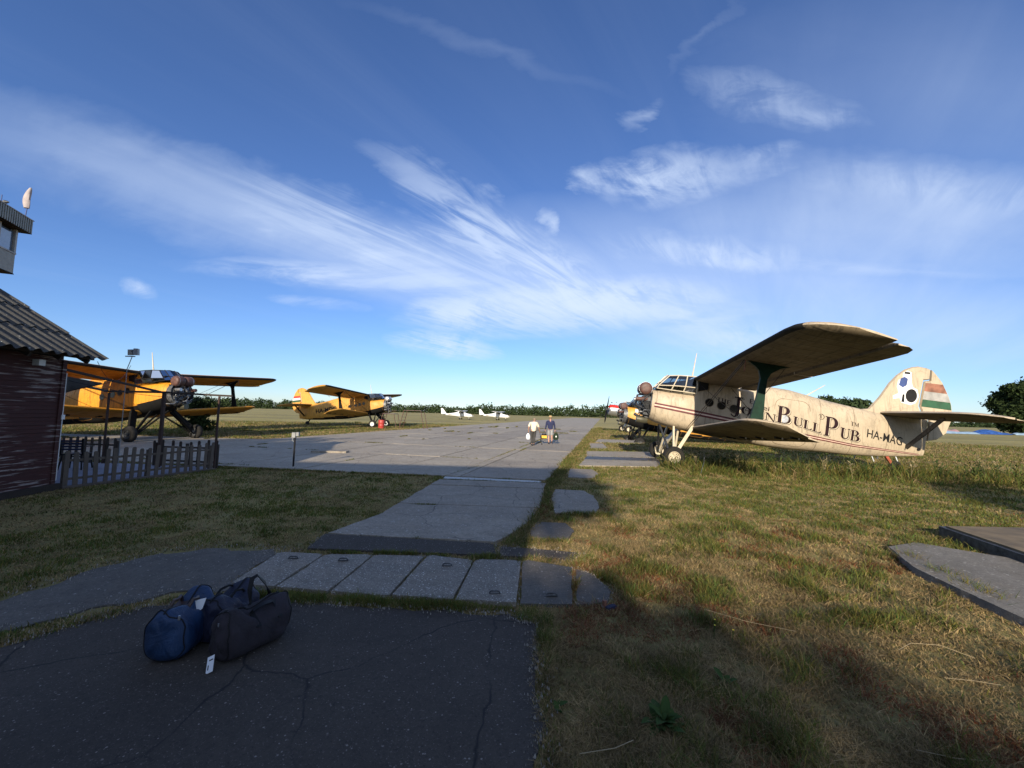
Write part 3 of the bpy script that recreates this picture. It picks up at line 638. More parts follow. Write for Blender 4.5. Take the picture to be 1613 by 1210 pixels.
def tree(loc, h, r, n, size, label, seed, trunk_h=.3, mat=None, cat='tree', group=None, name='tree', nb=26, low=.25):
    t = empty(name, loc, 0, label, cat, group); rs = random.Random(seed); bl = []
    for i in range(nb):
        a = rs.uniform(0, 6.283); zz = rs.uniform(low, .93); rr = r * math.sqrt(max(.05, 1 - ((zz - .5) / .56) ** 2)) * rs.uniform(.25, .85)
        s_ = r * rs.uniform(.22, .42); bl.append((math.cos(a) * rr, math.sin(a) * rr, zz * h, s_, s_, s_ * .75))
    leaf_mesh('crown', bl, n, size, mat or M_LEAF, t, seed=seed)
    tb = MB(); tb.tube([(0, 0, -.1), (r * .02, 0, h * trunk_h * .6), (0, r * .02, h * trunk_h), (0, 0, h * .8)], [r * .09, r * .075, r * .06, r * .015], 9); tb.build('trunk', M_BARK, t, True)
    lb = MB()
    for i in range(7):
        b = bl[i]; lb.tube([(0, 0, h * (trunk_h * .8 + .04 * i)), (b[0] * .5, b[1] * .5, b[2] * .85), (b[0], b[1], b[2])], [r * .035, r * .025, r * .01], 6)
    lb.build('limbs', M_BARK, t, True); return t
# belt of trees along the far edge of the airfield
rs = random.Random(11); bl = []
x = -760
while x < 640:
    hgt = 9.6 + 2.2 * math.sin(x * .011) + rs.uniform(-2.2, 2.2); rr = rs.uniform(3.6, 6.2)
    if x > 130: hgt *= .72
    bl.append((x, 430 + rs.uniform(-3, 8), hgt * .48, rr, rr, hgt * .52)); bl.append((x + rs.uniform(-2, 2), 428 + rs.uniform(-3, 3), hgt * .28, rr, rr * .6, hgt * .34)); x += rr * .95
o = leaf_mesh('tree_belt', bl, 90000, .95, M_LEAF_FAR, seed=3, surf=.6); tag(o, 'long belt of dark green trees along the far edge of the airfield', 'trees', kind='stuff')
tree((156, 190, 0), 11.5, 13, 14000, .8, 'wide rounded green tree rising behind the cream aeroplane fuselage', 21, mat=M_LEAF_FAR, low=.1)
tree((125, 97, 0), 12.6, 7.0, 48000, .36, 'big dark broadleaved tree at the right edge of the field', 33, mat=M_LEAF, nb=60, low=.1)
tree((-22.4, 29.5, 0), 2.3, 1.35, 5000, .09, 'small dark green bush behind the wheel of the large yellow biplane', 41, cat='bush', name='bush', nb=16, low=.08)
# unseen trees and building added behind the camera to throw the foreground shade
for i, (x, y, h, r) in enumerate(((-33, -12, 12.2, 5), (-26, -10, 11.4, 4.8), (-19.5, -13, 12.4, 4.8))):  # row added to shade the ground by the large yellow biplane
    tree((x, y, 0), h, r, 9000, .26, ['tall tree behind the clubhouse roof, westernmost', 'middle tree of the row behind the clubhouse', 'tall tree behind the clubhouse nearest its door'][i], 50 + i, low=.12, nb=34)
tree((11.0, -8.5, 0), 6.6, 3.6, 9000, .16, 'small round tree standing behind the photographer on the right', 61, low=.4, nb=26)  # added to shade the grass patch at the right
for i, (x, y, h, r) in enumerate(((-10.5, -41, 15.7, 3.8), (-6.0, -43, 16.2, 4.0), (-1.8, -40.5, 15.2, 3.8), (2.6, -42, 15.4, 3.8))):  # added far back so their dappled shade falls soft on the lawn
    tree((x, y, 0), h, r, 5200, .26, ['tall poplar far behind the photographer, nearest the clubhouse', 'tallest poplar far behind the photographer', 'poplar far behind the photographer, third in the row', 'shortest poplar far behind the photographer'][i], 70 + i, low=.2, nb=30)
tree((-5.6, -22, 0), 11.9, 3.2, 12000, .24, 'dense broad tree behind the clubhouse gable', 63, low=.08, nb=40)  # crown added to blur the edge of the building's shadow
ch = empty('clubhouse', (-17.5, -7, 0), 0, 'long clubhouse with a pitched roof behind the photographer', 'building')  # added out of view, ridge height set by how far its shadow reaches
w = MB(); w.add([(-14, -4, 0), (14.8, -4, 0), (14.8, 4, 0), (-14, 4, 0), (-14, -4, 3.2), (14.8, -4, 3.2), (14.8, 4, 3.2), (-14, 4, 3.2), (-14, 0, 7.1), (14.8, 0, 7.1)],
      [(0, 1, 5, 4), (2, 3, 7, 6), (1, 2, 6, 9, 5), (3, 0, 4, 8, 7), (0, 3, 2, 1), (4, 5, 9, 8), (6, 7, 8, 9)]); w.build('wall', simple('cream_render', (.5, .45, .36), .8), ch)
for s_ in (-1, 1):
    MB().beam((-14.4, s_ * 2.2, 5.13), (15.2, s_ * 2.2, 5.13), 5.75, .12, (0, s_ * .69, .72)).build('roof', simple('brown_roof_tile', (.14, .07, .05), .8), ch)
for k in range(6):
    x = -11 + k * 4.3; MB().box((x, 4.01, 1.7), (1.5, .08, 1.2)).build('window', M_WHITE, ch); MB().box((x, 4.05, 1.7), (1.3, .06, 1.0)).build('pane', M_WINDOW, ch)
MB().box((12.6, 4.02, 1.05), (1.0, .08, 2.1)).build('door', M_DWOOD, ch)

# ---------------------------------------------------------------- shed
sw = Vector((.11, -.994, 0)).normalized(); sn = Vector((.994, .11, 0)).normalized(); SK = Vector((-9.72, 8.80, 0))
def sp_(a, b, z): return SK + sw * a + sn * b + Vector((0, 0, z))
shed = empty('shed', SK, 0, 'old red plank shed with peeling paint and a corrugated roof at the left edge', 'shed')
def sb(mb, name, mat, **k): return mb.build(name, mat, shed, fn=lambda p: p - SK, **k)
core = MB(); L_, D_ = 5.6, 5.0
core.add([sp_(0, -.03, 0), sp_(L_, -.03, 0), sp_(L_, -D_, 0), sp_(0, -D_, 0), sp_(0, -.03, 2.88), sp_(L_, -.03, 2.88), sp_(L_, -D_, 2.88), sp_(0, -D_, 2.88), sp_(0, -D_ / 2, 4.44), sp_(L_, -D_ / 2, 4.44)],
         [(0, 1, 5, 4), (2, 3, 7, 6), (1, 2, 6, 9, 5), (3, 0, 4, 8, 7), (4, 5, 9, 8), (6, 7, 8, 9)])
sb(core, 'wall', M_DWOOD)
zz = .16
R_ = Matrix((sw, sn, Vector((0, 0, 1)))).transposed()
while zz < 2.82:
    b = MB(); tl = rad(random.uniform(5, 9)); rt = R_ @ Matrix.Rotation(tl, 3, 'X')
    b.box(sp_(L_ / 2 + random.uniform(-.004, .004), .005 + random.uniform(-.003, .004), zz), (L_ - .1, .018, .083), rt); sb(b, 'plank', M_SHED); zz += .0795
sb(MB().box(sp_(0.03, .022, 1.4), (.09, .035, 2.75), R_), 'corner_board', M_SHED)
sb(MB().box(sp_(-.012, -.05, 1.4), (.02, .10, 2.75), R_), 'corner_board', M_PICKET)
sb(MB().box(sp_(L_ / 2 - .1, .05, .07), (L_, .10, .13), R_), 'sill_beam', M_DWOOD)
sb(MB().beam(sp_(-.15, .42, 2.88), sp_(L_, .42, 2.88), .05, .13), 'fascia', M_DWOOD)
for a in np.arange(0, L_, .6): sb(MB().beam(sp_(a, -.3, 3.21), sp_(a, .45, 2.76), .05, .09), 'rafter', M_DWOOD)
lamp_b = MB().box(sp_(.62, .08, 2.66), (.13, .12, .12), R_); sb(lamp_b, 'junction_box', M_WHITE)
sb(MB().tube([sp_(-.03, .03, .2), sp_(-.03, .03, 2.5)], .012, 6), 'conduit', M_WHITE)
sb(MB().box(sp_(-.03, .03, 1.55), (.07, .05, .10), R_), 'switch_box', M_WHITE)
# corrugated asbestos-cement sheets
slope = math.atan(.625); cs, sn_ = math.cos(slope), math.sin(slope)
M_ROOF = mat_conc('lichen_corrugated_sheet', (.075, .073, .068), .04, (.3, .3, .27), 30, .6, brown=.3)
def sheet(side, a0, row, nw=3):
    """row 0 at the eave; a0 along the wall"""
    mb = MB(); pitch = .25; d0 = row * 1.0 - .02; d1 = d0 + 1.14; pts = []; m_ = nw * 8
    for th in (0, -.007):
        for dd in (d0, d1):
            for i in range(m_ + 1):
                a = a0 + i / m_ * nw * pitch; hgt = .036 * math.cos(2 * math.pi * a / pitch) + th
                lift = .013 * row + (.010 if dd == d0 else -.004)
                s = dd; b = .62 - s * cs; z = 2.79 + s * sn_ + .06
                if side < 0: b = -D_ - .62 + s * cs
                pts.append(sp_(a, b + side * sn_ * (hgt + lift), z + cs * (hgt + lift)))
    k = m_ + 1; fs = []
    for i in range(m_):
        fs += [(i, i + 1, k + i + 1, k + i), (2 * k + i + 1, 2 * k + i, 3 * k + i, 3 * k + i + 1), (i + 1, i, 2 * k + i, 2 * k + i + 1), (k + i, k + i + 1, 3 * k + i + 1, 3 * k + i)]
    fs += [(0, k, 3 * k, 2 * k), (m_, 2 * k + m_, 3 * k + m_, k + m_)]
    mb.add(pts, fs); sb(mb, 'roof_sheet', M_ROOF, smooth=True, angle=50)
for side in (1, -1):
    for row in range(4):
        a0 = -.25
        while a0 < L_ + .1:
            sheet(side, a0 + random.uniform(-.0, .0) , row); a0 += .75
ridge = MB().tube([sp_(-.25, -D_ / 2, 4.80), sp_(L_ + .2, -D_ / 2, 4.80)], .09, 10); sb(ridge, 'ridge_cap', M_ROOF, smooth=True)

# ---------------------------------------------------------------- picket fences, terrace, pergola
tag(slab_obj('terrace', TERRACE, .035, M_TERR, None), kind='structure')
def picket_fence(A, B, n, label, h=.80, back=False, mat=None):
    A = Vector(A + (0,)); B = Vector(B + (0,)); d = (B - A).normalized(); nr = Vector((-d.y, d.x, 0)) * (-1 if not back else 1)
    f = empty('picket_fence', A, 0, label, 'fence', 'picket fences round the terrace'); rr = random.Random(n)
    mt = mat or M_PICKET; loc = lambda p: p - A
    for i in range(n):
        p = A + (B - A) * ((i + (rr.uniform(-.12, .12) if 0 < i < n - 1 else 0)) / (n - 1)); w = .040 + rr.uniform(-.003, .004); hh = h + rr.uniform(-.045, .035); tl = rr.uniform(-.03, .03)
        poly = [(-w, .03), (w, .03), (w + tl, hh - .03), (w * .55 + tl, hh), (-w * .55 + tl, hh), (-w + tl, hh - .03)]
        MB().prism(poly, p + nr * (.018 + rr.uniform(-.003, .003)), d, (0, 0, 1), nr, .019).build('picket', mt, f, fn=loc)
    for z in (.20, .60):
        MB().beam(A - d * .05 + Vector((0, 0, z + rr.uniform(-.01, .01))) - nr * .004, B + d * .05 + Vector((0, 0, z)) - nr * .004, .022, .05).build('rail', mt, f, fn=loc)
    for q in (0, .5, 1.0):
        MB().box(A + (B - A) * q - nr * .05 + Vector((0, 0, .36)), (.06, .06, .72)).build('post', mt, f, fn=loc)
    return f
picket_fence((-9.66, 8.98), (-8.72, 12.0), 19, 'weathered grey picket fence running from the shed corner along the lawn')
picket_fence((-8.78, 12.28), (-10.75, 12.46), 8, 'short dark picket fence joining the front fence at the terrace corner', .82, True, M_DWOOD)
picket_fence((-12.1, 12.6), (-14.4, 12.8), 10, 'dark picket fence at the back of the terrace beside the shed wall', .82, True, M_DWOOD)
tag(MB().beam((-9.66, 8.92, .03), (-8.66, 12.1, .03), .12, .05).build('timber_edging', M_PICKET), 'flat grey timber edging under the front picket fence', 'timber edging')
pg = empty('pergola', (-10.3, 12.1, 0), 0, 'bare post and beam frame over the fenced terrace beside the shed', 'pergola'); PG = Vector((-10.3, 12.1, 0)); pf = lambda p: p - PG
for (x, y, w_, z) in ((-8.72, 12.16, .045, 2.16), (-10.32, 12.1, .075, 2.2), (-12.45, 12.6, .045, 2.2)):
    MB().box((x, y, z / 2), (w_, w_, z)).build('post', M_BWOOD, pg, fn=pf)
for a, b, w_ in (((-9.9, 8.95, 2.60), (-10.32, 12.1, 2.22), .045), ((-10.6, 12.1, 2.24), (-8.35, 12.18, 2.18), .045), ((-11.5, 10.9, 2.32), (-12.5, 12.62, 2.24), .05), ((-12.6, 12.6, 2.24), (-10.2, 12.12, 2.24), .05), ((-10.3, 9.2, 2.28), (-11.2, 9.9, 2.22), .05)):
    MB().beam(a, b, w_, w_ * 1.2).build('beam', M_DWOOD, pg, fn=pf)
fr = MB(); fr.add([(-10.95, 9.9, 2.52), (-10.0, 9.95, 2.36), (-10.7, 9.9, 2.18), (-10.97, 9.9, 2.08)], [(0, 1, 2, 3)]); fr.add([(-10.95, 9.93, 2.50), (-10.0, 9.98, 2.34), (-10.7, 9.93, 2.16), (-10.97, 9.93, 2.06)], [(3, 2, 1, 0)])
fr.build('sagging_sheet', M_STEEL, pg, fn=pf)
for a, b, sag in (((-9.12, 8.9, 2.78), (-11.3, 12, 3.0), .45), ((-9.8, 9.0, 2.35), (-10.3, 12.1, 2.1), .05), ((-10.3, 12.1, 2.2), (-8.72, 12.16, 2.1), .04)):
    a = Vector(a); b = Vector(b); MB().tube([a.lerp(b, t) - Vector((0, 0, sag * 4 * t * (1 - t))) for t in np.linspace(0, 1, 9)], .006, 4).build('cable', M_BLK, pg, fn=pf)
# floodlight on a thin pole rising above the pergola
fl = empty('floodlight', (-11.45, 12.05, 0), 0, 'small grey floodlight on a thin pole above the terrace frame', 'floodlight')
MB().tube([(0, 0, 0), (0, 0, 2.9), (.12, 0, 3.28)], [.012, .011, .010], 7).build('pole', M_STEEL, fl, True)
MB().box((.06, 0, 3.28), (.28, .03, .03)).build('crossbar', M_STEEL, fl)
MB().box((.10, -.02, 3.40), (.13, .12, .17), Matrix.Rotation(.2, 3, 'X'), taper=.85).build('lamp_head', M_ALU, fl)
MB().box((.23, .0, 3.42), (.12, .12, .19), Matrix.Rotation(.3, 3, 'Z'), taper=.85).build('lamp_head', M_STEEL, fl)
# black slatted plastic chair on the terrace
chx = empty('garden_chair', (-12.0, 11.4, .035), rad(200), 'dark plastic garden chair with slotted back standing on the terrace', 'chair')
b = MB(); b.box((0, 0, .42), (.46, .44, .03)); b.build('seat', M_BLK, chx)
for k in range(4): MB().box((0, .21 + .012 * k, .56 + .075 * k), (.46, .02, .045)).build('back_slat', M_NAVY, chx)
for sx in (-1, 1):
    MB().beam((sx * .23, .2, .4), (sx * .24, .27, .86), .04, .03, (0, 1, 0)).build('back_post', M_BLK, chx)
    MB().beam((sx * .25, -.2, .62), (sx * .25, .22, .64), .05, .025).build('armrest', M_BLK, chx)
    for sy in (-1, 1): MB().tube([(sx * .2, sy * .19, .42), (sx * .25, sy * .24, 0)], .02, 6).build('leg', M_BLK, chx)
# short post with electrical box on the lawn
ps = empty('utility_post', (-6.83, 13.0, 0), 0, 'short black post with small grey fitting on top at the lawn edge', 'post')
MB().tube([(0, 0, -.05), (0, 0, .98)], .028, 8).build('pole', M_BLK, ps, True)
MB().box((-.03, 0, 1.02), (.11, .1, .16)).box((.07, .02, 1.05), (.09, .09, .12)).build('socket_box', M_STEEL, ps)
MB().tube([(-.07, 0, .98), (-.08, 0, .84), (-.03, 0, .82)], .012, 5).build('cable', M_STEEL, ps)

# ---------------------------------------------------------------- control tower
te1 = Vector((.384, -.923, 0)).normalized(); te2 = Vector((.923, .384, 0)).normalized(); TK = Vector((-24.45, 20.0, 0))
tw = empty('control_tower', TK, 0, 'old airfield control tower with glazed cabin and ribbed parapet behind the shed', 'tower')
def tp(a, b, z): return TK + te1 * a - te2 * b + Vector((0, 0, z))   # a toward the camera, b inwards
TR = Matrix((te1, -te2, Vector((0, 0, 1)))).transposed()
def tb_(mb, name, mat, **k): return mb.build(name, mat, tw, fn=lambda p: p - TK, **k)
W = 5.0
M_TPAN = simple('grey_ribbed_panel', (.22, .235, .22), .6, vary=.2, vs=2); M_TLOW = simple('grey_green_panel', (.26, .28, .26), .7, vary=.15); M_TBR = simple('brown_column', (.10, .045, .035), .8)
M_TFRAME = simple('grey_window_frame', (.30, .30, .28), .6)
tb_(MB().box(tp(W / 2, W / 2, 10.30), (W, W, .10), TR), 'soffit', M_DARKIN)
tb_(MB().box(tp(W / 2, W / 2, 10.62), (W - .06, W - .06, .58), TR), 'parapet', M_TPAN)
for s_ in range(2):
    rb = MB()
    for k in range(34):
        a = .07 + k * W / 34.5
        c_ = tp(a, .01, 10.60) if s_ == 0 else tp(.01, a, 10.60); rb.box(c_, (.075, .05, .66) if s_ == 0 else (.05, .075, .66), TR)
    tb_(rb, 'ribbed_cladding', M_TPAN)
tb_(MB().box(tp(W / 2, W / 2, 10.96), (W + .06, W + .06, .04), TR), 'coping', M_TFRAME)
cb = .33
tb_(MB().box(tp(W / 2, W / 2, 8.56), (W - 2 * cb, W - 2 * cb, .95), TR), 'lower_panel', M_TLOW)
tb_(MB().box(tp(W / 2, W / 2, 8.06), (W - 2 * cb + .04, W - 2 * cb + .04, .05), TR), 'floor_edge', M_DARKIN)
tb_(MB().box(tp(W / 2, W / 2, 9.66), (W - 2 * cb - .3, W - 2 * cb - .3, 1.3), TR), 'cabin_interior', M_DARKIN)
for k in range(5):
    a = cb + .06 + k * (W - 2 * cb - .12) / 4
    for c_ in (tp(a, cb + .05, 9.65), tp(cb + .05, a, 9.65), tp(W - cb - .05, a, 9.65)): tb_(MB().box(c_, (.13, .13, 1.25), TR), 'mullion', M_TFRAME)
for k in range(4):
    a = cb + .06 + (k + .5) * (W - 2 * cb - .12) / 4
    tb_(MB().box(tp(a, cb + .08, 9.62), (.86, .02, 1.0), TR), 'pane', M_WINDOW); tb_(MB().box(tp(cb + .08, a, 9.62), (.02, .86, 1.0), TR), 'pane', M_WINDOW)
    tb_(MB().box(tp(a, cb + .14, 9.55), (.55, .02, .8), TR), 'blind', simple('pale_blind_%d' % k, (.5, .55, .6), .7))
tb_(MB().box(tp(W / 2, W / 2, 9.08), (W - 2 * cb + .05, W - 2 * cb + .05, .07), TR), 'window_sill', M_TFRAME)
tb_(MB().box(tp(W / 2, W / 2, 4.0), (W - 2.0, W - 2.0, 8.1), TR), 'column', M_TBR)
tb_(MB().tube([tp(.55, .45, 10.2), tp(.75, .5, 9.3), tp(1.0, .9, 6)], .018, 5), 'cable', M_STEEL)
ws = empty('windsock', tp(.12, .25, 10.98), 0, 'limp pale windsock on a short pole at the tower roof corner', 'windsock')
MB().tube([(0, 0, 0), (.06, 0, .72)], .022, 7).build('pole', M_BLUEP, ws, True)
rings = []
for t in np.linspace(0, 1, 12):
    rr = .145 * (math.sin(math.pi * min(1, t * .8 + .18)) ** .5) + .01; cx = .02 + .10 * t - .08 * math.sin(t * 3.1)
    rings.append([Vector((cx + rr * math.cos(a) * (1 + .12 * math.sin(3 * a + 6 * t)), .7 * rr * math.sin(a), .55 + 1.05 * t)) for a in np.linspace(0, 2 * math.pi, 14, endpoint=False)])
MB().loft(rings).build('sock', simple('pale_pink_cloth', (.36, .31, .30), .8, vary=.2, vs=3), ws, True)
an = empty('antenna', tp(1.25, .5, 10.98), 0, 'small instrument antenna on the tower parapet', 'antenna')
MB().tube([(0, 0, 0), (0, 0, .62)], .02, 6).build('mast', M_BLUEP, an); MB().tube([(-.45, .1, .32), (.25, -.05, .22)], .03, 6).build('arm', M_DSTEEL, an); MB().revolve([(0, .02), (.1, .09), (.22, .06), (.3, .01)], (.12, -.05, .24), (1, .1, .05), 10).build('sensor', M_DSTEEL, an, True)
# ---------------------------------------------------------------- biplanes
AP = rad(7.37); ZW = 2.326; cA, sA = math.cos(AP), math.sin(AP)
def TF(p):
    x, y, z = p[0] - 2.7, p[1], p[2]
    return Vector((cA * x + sA * z, y, -sA * x + cA * z + ZW))
SEC = np.array([  # X, top, bottom, half width, exponent
    (1.85, .60, -.62, .60, 2.3), (2.1, .67, -.72, .68, 2.7), (2.6, .69, -.82, .76, 3.1), (3.40, .70, -.91, .84, 3.5), (3.46, 1.33, -.92, .84, 3.6), (4.5, 1.36, -.97, .85, 3.8), (6.3, 1.37, -1.04, .83, 3.6),
    (7.0, 1.36, -1.02, .77, 3.2), (7.7, 1.25, -.97, .69, 2.9), (8.5, 1.13, -.91, .58, 2.7), (9.4, 1.03, -.86, .46, 2.5), (10.4, .92, -.75, .33, 2.4), (11.2, .84, -.62, .20, 2.3), (11.95, .74, -.46, .09, 2.2)])
def sec(X): return [float(np.interp(X, SEC[:, 0], SEC[:, k])) for k in range(1, 5)]
def surfY(X, Z):
    t, b, w, n = sec(X); zc = (t + b) / 2; hh = (t - b) / 2; q = min(.995, abs((Z - zc) / hh)); return w * (1 - q ** n) ** (1 / n)
def ring(X, N=56):
    t, b, w, n = sec(X); zc = (t + b) / 2; hh = (t - b) / 2; r = []
    for k in range(N):
        a = 2 * math.pi * (k + .5) / N; c, s = math.cos(a), math.sin(a)
        r.append((X, w * math.copysign(abs(c) ** (2 / n), c), zc + hh * math.copysign(abs(s) ** (2 / n), s)))
    return r
def foil(c):  # half thickness for unit thickness ratio 1
    return 5 * (.2969 * math.sqrt(c) - .126 * c - .3516 * c * c + .2843 * c ** 3 - .1015 * c ** 4)
def wing_part(st, xs, mats, name, parent, side, boot=True, flap=False, gap=.045, fn=TF, drop=0.):
    """st: stations (y, xLE, zLE, xTE, zTE, thickness); main part LE..xs, flap part xs+gap..TE"""
    mb = MB(); fr = [0, .006, .02, .05, .1, .18, .3, .45, .6, .75, .88, 1.0]; rings = []
    for (y, xl, zl, xt, zt, th) in st:
        ch = xt - xl; f1 = (xs - xl) / ch; f0 = (xs + gap - xl) / ch
        cs_ = [f * f1 for f in fr] if not flap else [f0 + (1 - f0) * f for f in (0, .02, .1, .3, .6, 1.0)]
        up_, lo = [], []
        for c in cs_:
            x = xl + ch * c; z = zl + (zt - zl) * c + .32 * th * ch * math.sin(math.pi * min(1, c * 1.05)) * .5; t = foil(c) * th * ch; z -= drop * (1 - .5 * c)
            if flap and c == cs_[0]: t *= .45
            up_.append((x, side * y, z + t * 1.0)); lo.append((x, side * y, z - t * .85))
        rings.append(up_ + lo[::-1])
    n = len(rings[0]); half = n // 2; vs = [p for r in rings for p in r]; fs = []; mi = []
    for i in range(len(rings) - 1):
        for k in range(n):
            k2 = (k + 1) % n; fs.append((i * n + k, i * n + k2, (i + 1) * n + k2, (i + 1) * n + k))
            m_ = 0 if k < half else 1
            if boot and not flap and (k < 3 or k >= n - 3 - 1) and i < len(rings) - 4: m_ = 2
            mi.append(m_)
    fs.append(tuple(range(n - 1, -1, -1))); mi.append(0); fs.append(tuple((len(rings) - 1) * n + k for k in range(n))); mi.append(0)
    mb.v = vs; mb.f = fs; mb.mi = mi
    return mb.build(name, mats, parent, True, fn, 35)
def decal_grid(xs_, zf0, zf1, mat, name, parent, side=-1, off=.006, nz=3):
    mb = MB(); vs = []; k = nz + 1
    for x in xs_:
        for j in range(k):
            z = zf0(x) + (zf1(x) - zf0(x)) * j / nz; vs.append((x, side * (surfY(x, z) + off), z))
    fs = [(i * k + j, i * k + j + 1, (i + 1) * k + j + 1, (i + 1) * k + j) for i in range(len(xs_) - 1) for j in range(nz)]
    mb.add(vs, fs); return mb.build(name, mat, parent, True, TF)
# -- serif glyphs, cap height 1
def rc(x0, y0, x1, y1): return [(x0, y0), (x1, y0), (x1, y1), (x0, y1)]
def arc(cx, cy, rx_, ry_, w, t, a0, a1, n=14):
    o = [(cx + rx_ * math.cos(a), cy + ry_ * math.sin(a)) for a in np.linspace(rad(a0), rad(a1), n)]
    i = [(cx + (rx_ - w) * math.cos(a), cy + (ry_ - t) * math.sin(a)) for a in np.linspace(rad(a0), rad(a1), n)]
    return o + i[::-1]
def stem(x, w=.17, s=.07, a=0., b=1.): return [rc(x, a + .001, x + w, b), rc(x - s, a, x + w + s, a + .045), rc(x - s, b - .045, x + w + s, b)]
def glyph(c):
    W = .19
    if c == 'T': return [rc(.29, 0, .46, .95), rc(.2, 0, .55, .065), rc(.02, .95, .73, 1), [(.02, .95), (.02, .76), (.07, .95)], [(.73, .95), (.68, .95), (.73, .76)]], .78
    if c == 'H': return stem(.09) + stem(.57) + [rc(.26, .48, .57, .53)], .87
    if c == 'E': return stem(.09) + [rc(.26, 0, .62, .07), rc(.26, .93, .60, 1), rc(.26, .48, .48, .53), [(.56, .05), (.66, .0), (.66, .24)], [(.56, .95), (.64, .76), (.64, 1)], rc(.46, .40, .5, .61)], .72
    if c == 'L': return stem(.09) + [rc(.26, 0, .62, .07), [(.52, .05), (.66, .0), (.66, .28)]], .70
    if c == 'N': return [rc(.1, 0, .16, 1), rc(.02, 0, .25, .065), rc(.64, .05, .70, 1), rc(.56, .935, .79, 1), [(.02, 1), (.22, 1), (.70, .0), (.62, -.02)]], .82
    if c == 'U': return [rc(.09, .3, .26, 1), rc(.02, .935, .33, 1), rc(.62, .3, .67, 1), rc(.55, .935, .75, 1), arc(.38, .3, .29, .31, W, .09, 180, 270), arc(.38, .3, .29, .31, .07, .09, 270, 360)], .78
    if c == 'O': return [arc(.4, .5, .36, .51, W, .05, 90, 270), arc(.4, .5, .36, .51, W, .05, 270, 450)], .82
    if c == 'B': return stem(.09) + [rc(.26, .935, .40, 1), rc(.26, .50, .42, .55), rc(.26, 0, .42, .05), arc(.38, .76, .26, .24, W * .95, .075, -90, 90), arc(.40, .275, .33, .275, W, .075, -90, 90)], .80
    if c == 'P': return stem(.09) + [rc(.26, .935, .42, 1), rc(.26, .42, .42, .47), arc(.40, .71, .32, .29, W, .075, -90, 90)], .78
    if c == 'J': return [rc(.30, .16, .47, 1), rc(.16, .935, .60, 1), arc(.25, .16, .22, .22, W, .06, 270, 360), arc(.25, .16, .22, .22, .06, .06, 200, 270)], .62
    if c == 'M': return [rc(.1, 0, .15, 1), rc(.02, 0, .23, .065), rc(.78, 0, .93, 1), rc(.70, 0, 1.0, .065), [(.02, 1), (.2, 1), (.52, .2), (.47, .0)], [(.47, 0), (.52, .12), (.82, 1), (.93, 1), (.93, .95)]], 1.0
    if c == 'R': return stem(.09, .1) + [rc(.2, .95, .4, 1), rc(.2, .48, .4, .53), arc(.38, .74, .24, .26, .1, .075, -90, 90), [(.34, .5), (.46, .5), (.74, 0), (.6, 0)]], .74
    return [], .35
def side_text(layers, parent, side=-1):
    """layers: (mb list of (text, X0, z0, cap, width scale, slope), material, dx, dz, offset)"""
    pass
def glyph_mesh(items, mat, parent, name, dx=0, dz=0, off=.008, side=-1, grow=0.):
    mb = MB()
    for text, X0, z0, cap, ws_, slope in items:
        pen = 0
        for ch in text:
            polys, adv = glyph(ch)
            for P in polys:
                # subdivide long edges so the print follows the hull
                Q = []
                for i in range(len(P)):
                    a = P[i]; b = P[(i + 1) % len(P)]; k = max(1, int(math.hypot(b[0] - a[0], b[1] - a[1]) * cap / .09))
                    for j in range(k): Q.append((a[0] + (b[0] - a[0]) * j / k, a[1] + (b[1] - a[1]) * j / k))
                tri = tessellate_polygon([[Vector((q[0], q[1], 0)) for q in Q]]); V = []
                for q in Q:
                    X = X0 - side * 0 + (pen + q[0]) * cap * ws_ * (1 if side < 0 else -1) + dx; Z = z0 + q[1] * cap + slope * (X - X0) + dz
                    V.append((X, side * (surfY(X, Z) + off), Z))
                mb.add(V, [tuple(t) for t in tri])
            pen += adv
    return mb.build(name, mat, parent, False, TF, recalc=False)
def font_mesh(text, X0, X1, z0, z1, mat, parent, name, side=-1, slope=0., bold=.0, off=.010, dirx=None):
    cu = bpy.data.curves.new('t', 'FONT'); cu.body = text; cu.size = 1; cu.offset = bold; cu.resolution_u = 3
    ob = bpy.data.objects.new('t', cu); C.objects.link(ob); dg = bpy.context.evaluated_depsgraph_get(); dg.update()
    me = bpy.data.meshes.new_from_object(ob.evaluated_get(dg)); bpy.data.objects.remove(ob); bpy.data.curves.remove(cu)
    b = bmesh.new(); b.from_mesh(me)
    for _ in range(2):
        es = [e for e in b.edges if e.calc_length() > .35]
        if es: bmesh.ops.subdivide_edges(b, edges=es, cuts=1); 
    bmesh.ops.triangulate(b, faces=b.faces)
    xs_ = [v.co.x for v in b.verts]; ys_ = [v.co.y for v in b.verts]; x0, x1, y0, y1 = min(xs_), max(xs_), min(ys_), max(ys_)
    for v in b.verts:
        s_ = (v.co.x - x0) / (x1 - x0); t_ = (v.co.y - y0) / (y1 - y0)
        X = X0 + (X1 - X0) * s_; Z = z0 + (z1 - z0) * t_ + slope * (X - X0); v.co = TF((X, side * (surfY(X, Z) + off), Z))
    b.to_mesh(me); b.free(); me.name = name; me.materials.clear(); me.materials.append(mat)
    o = bpy.data.objects.new(name, me); C.objects.link(o); o.parent = parent; return o
def poly_decal(poly, y, mat, parent, name, fn=TF, t=.004):
    return MB().prism(poly, (0, y, 0), (1, 0, 0), (0, 0, 1), (0, 1, 0), t).build(name, mat, parent, fn=fn)
FIN = [(9.7, .99), (9.97, 1.06), (10.29, 1.57), (10.57, 2.16), (10.8, 2.50), (11.05, 2.76), (11.3, 2.89), (11.5, 2.94), (11.79, 2.91), (11.90, 2.87), (11.90, 2.47), (11.70, 2.42), (11.63, 1.4), (11.78, 1.03), (11.98, .92), (11.98, -.30), (11.9, .5), (10.2, .7)]
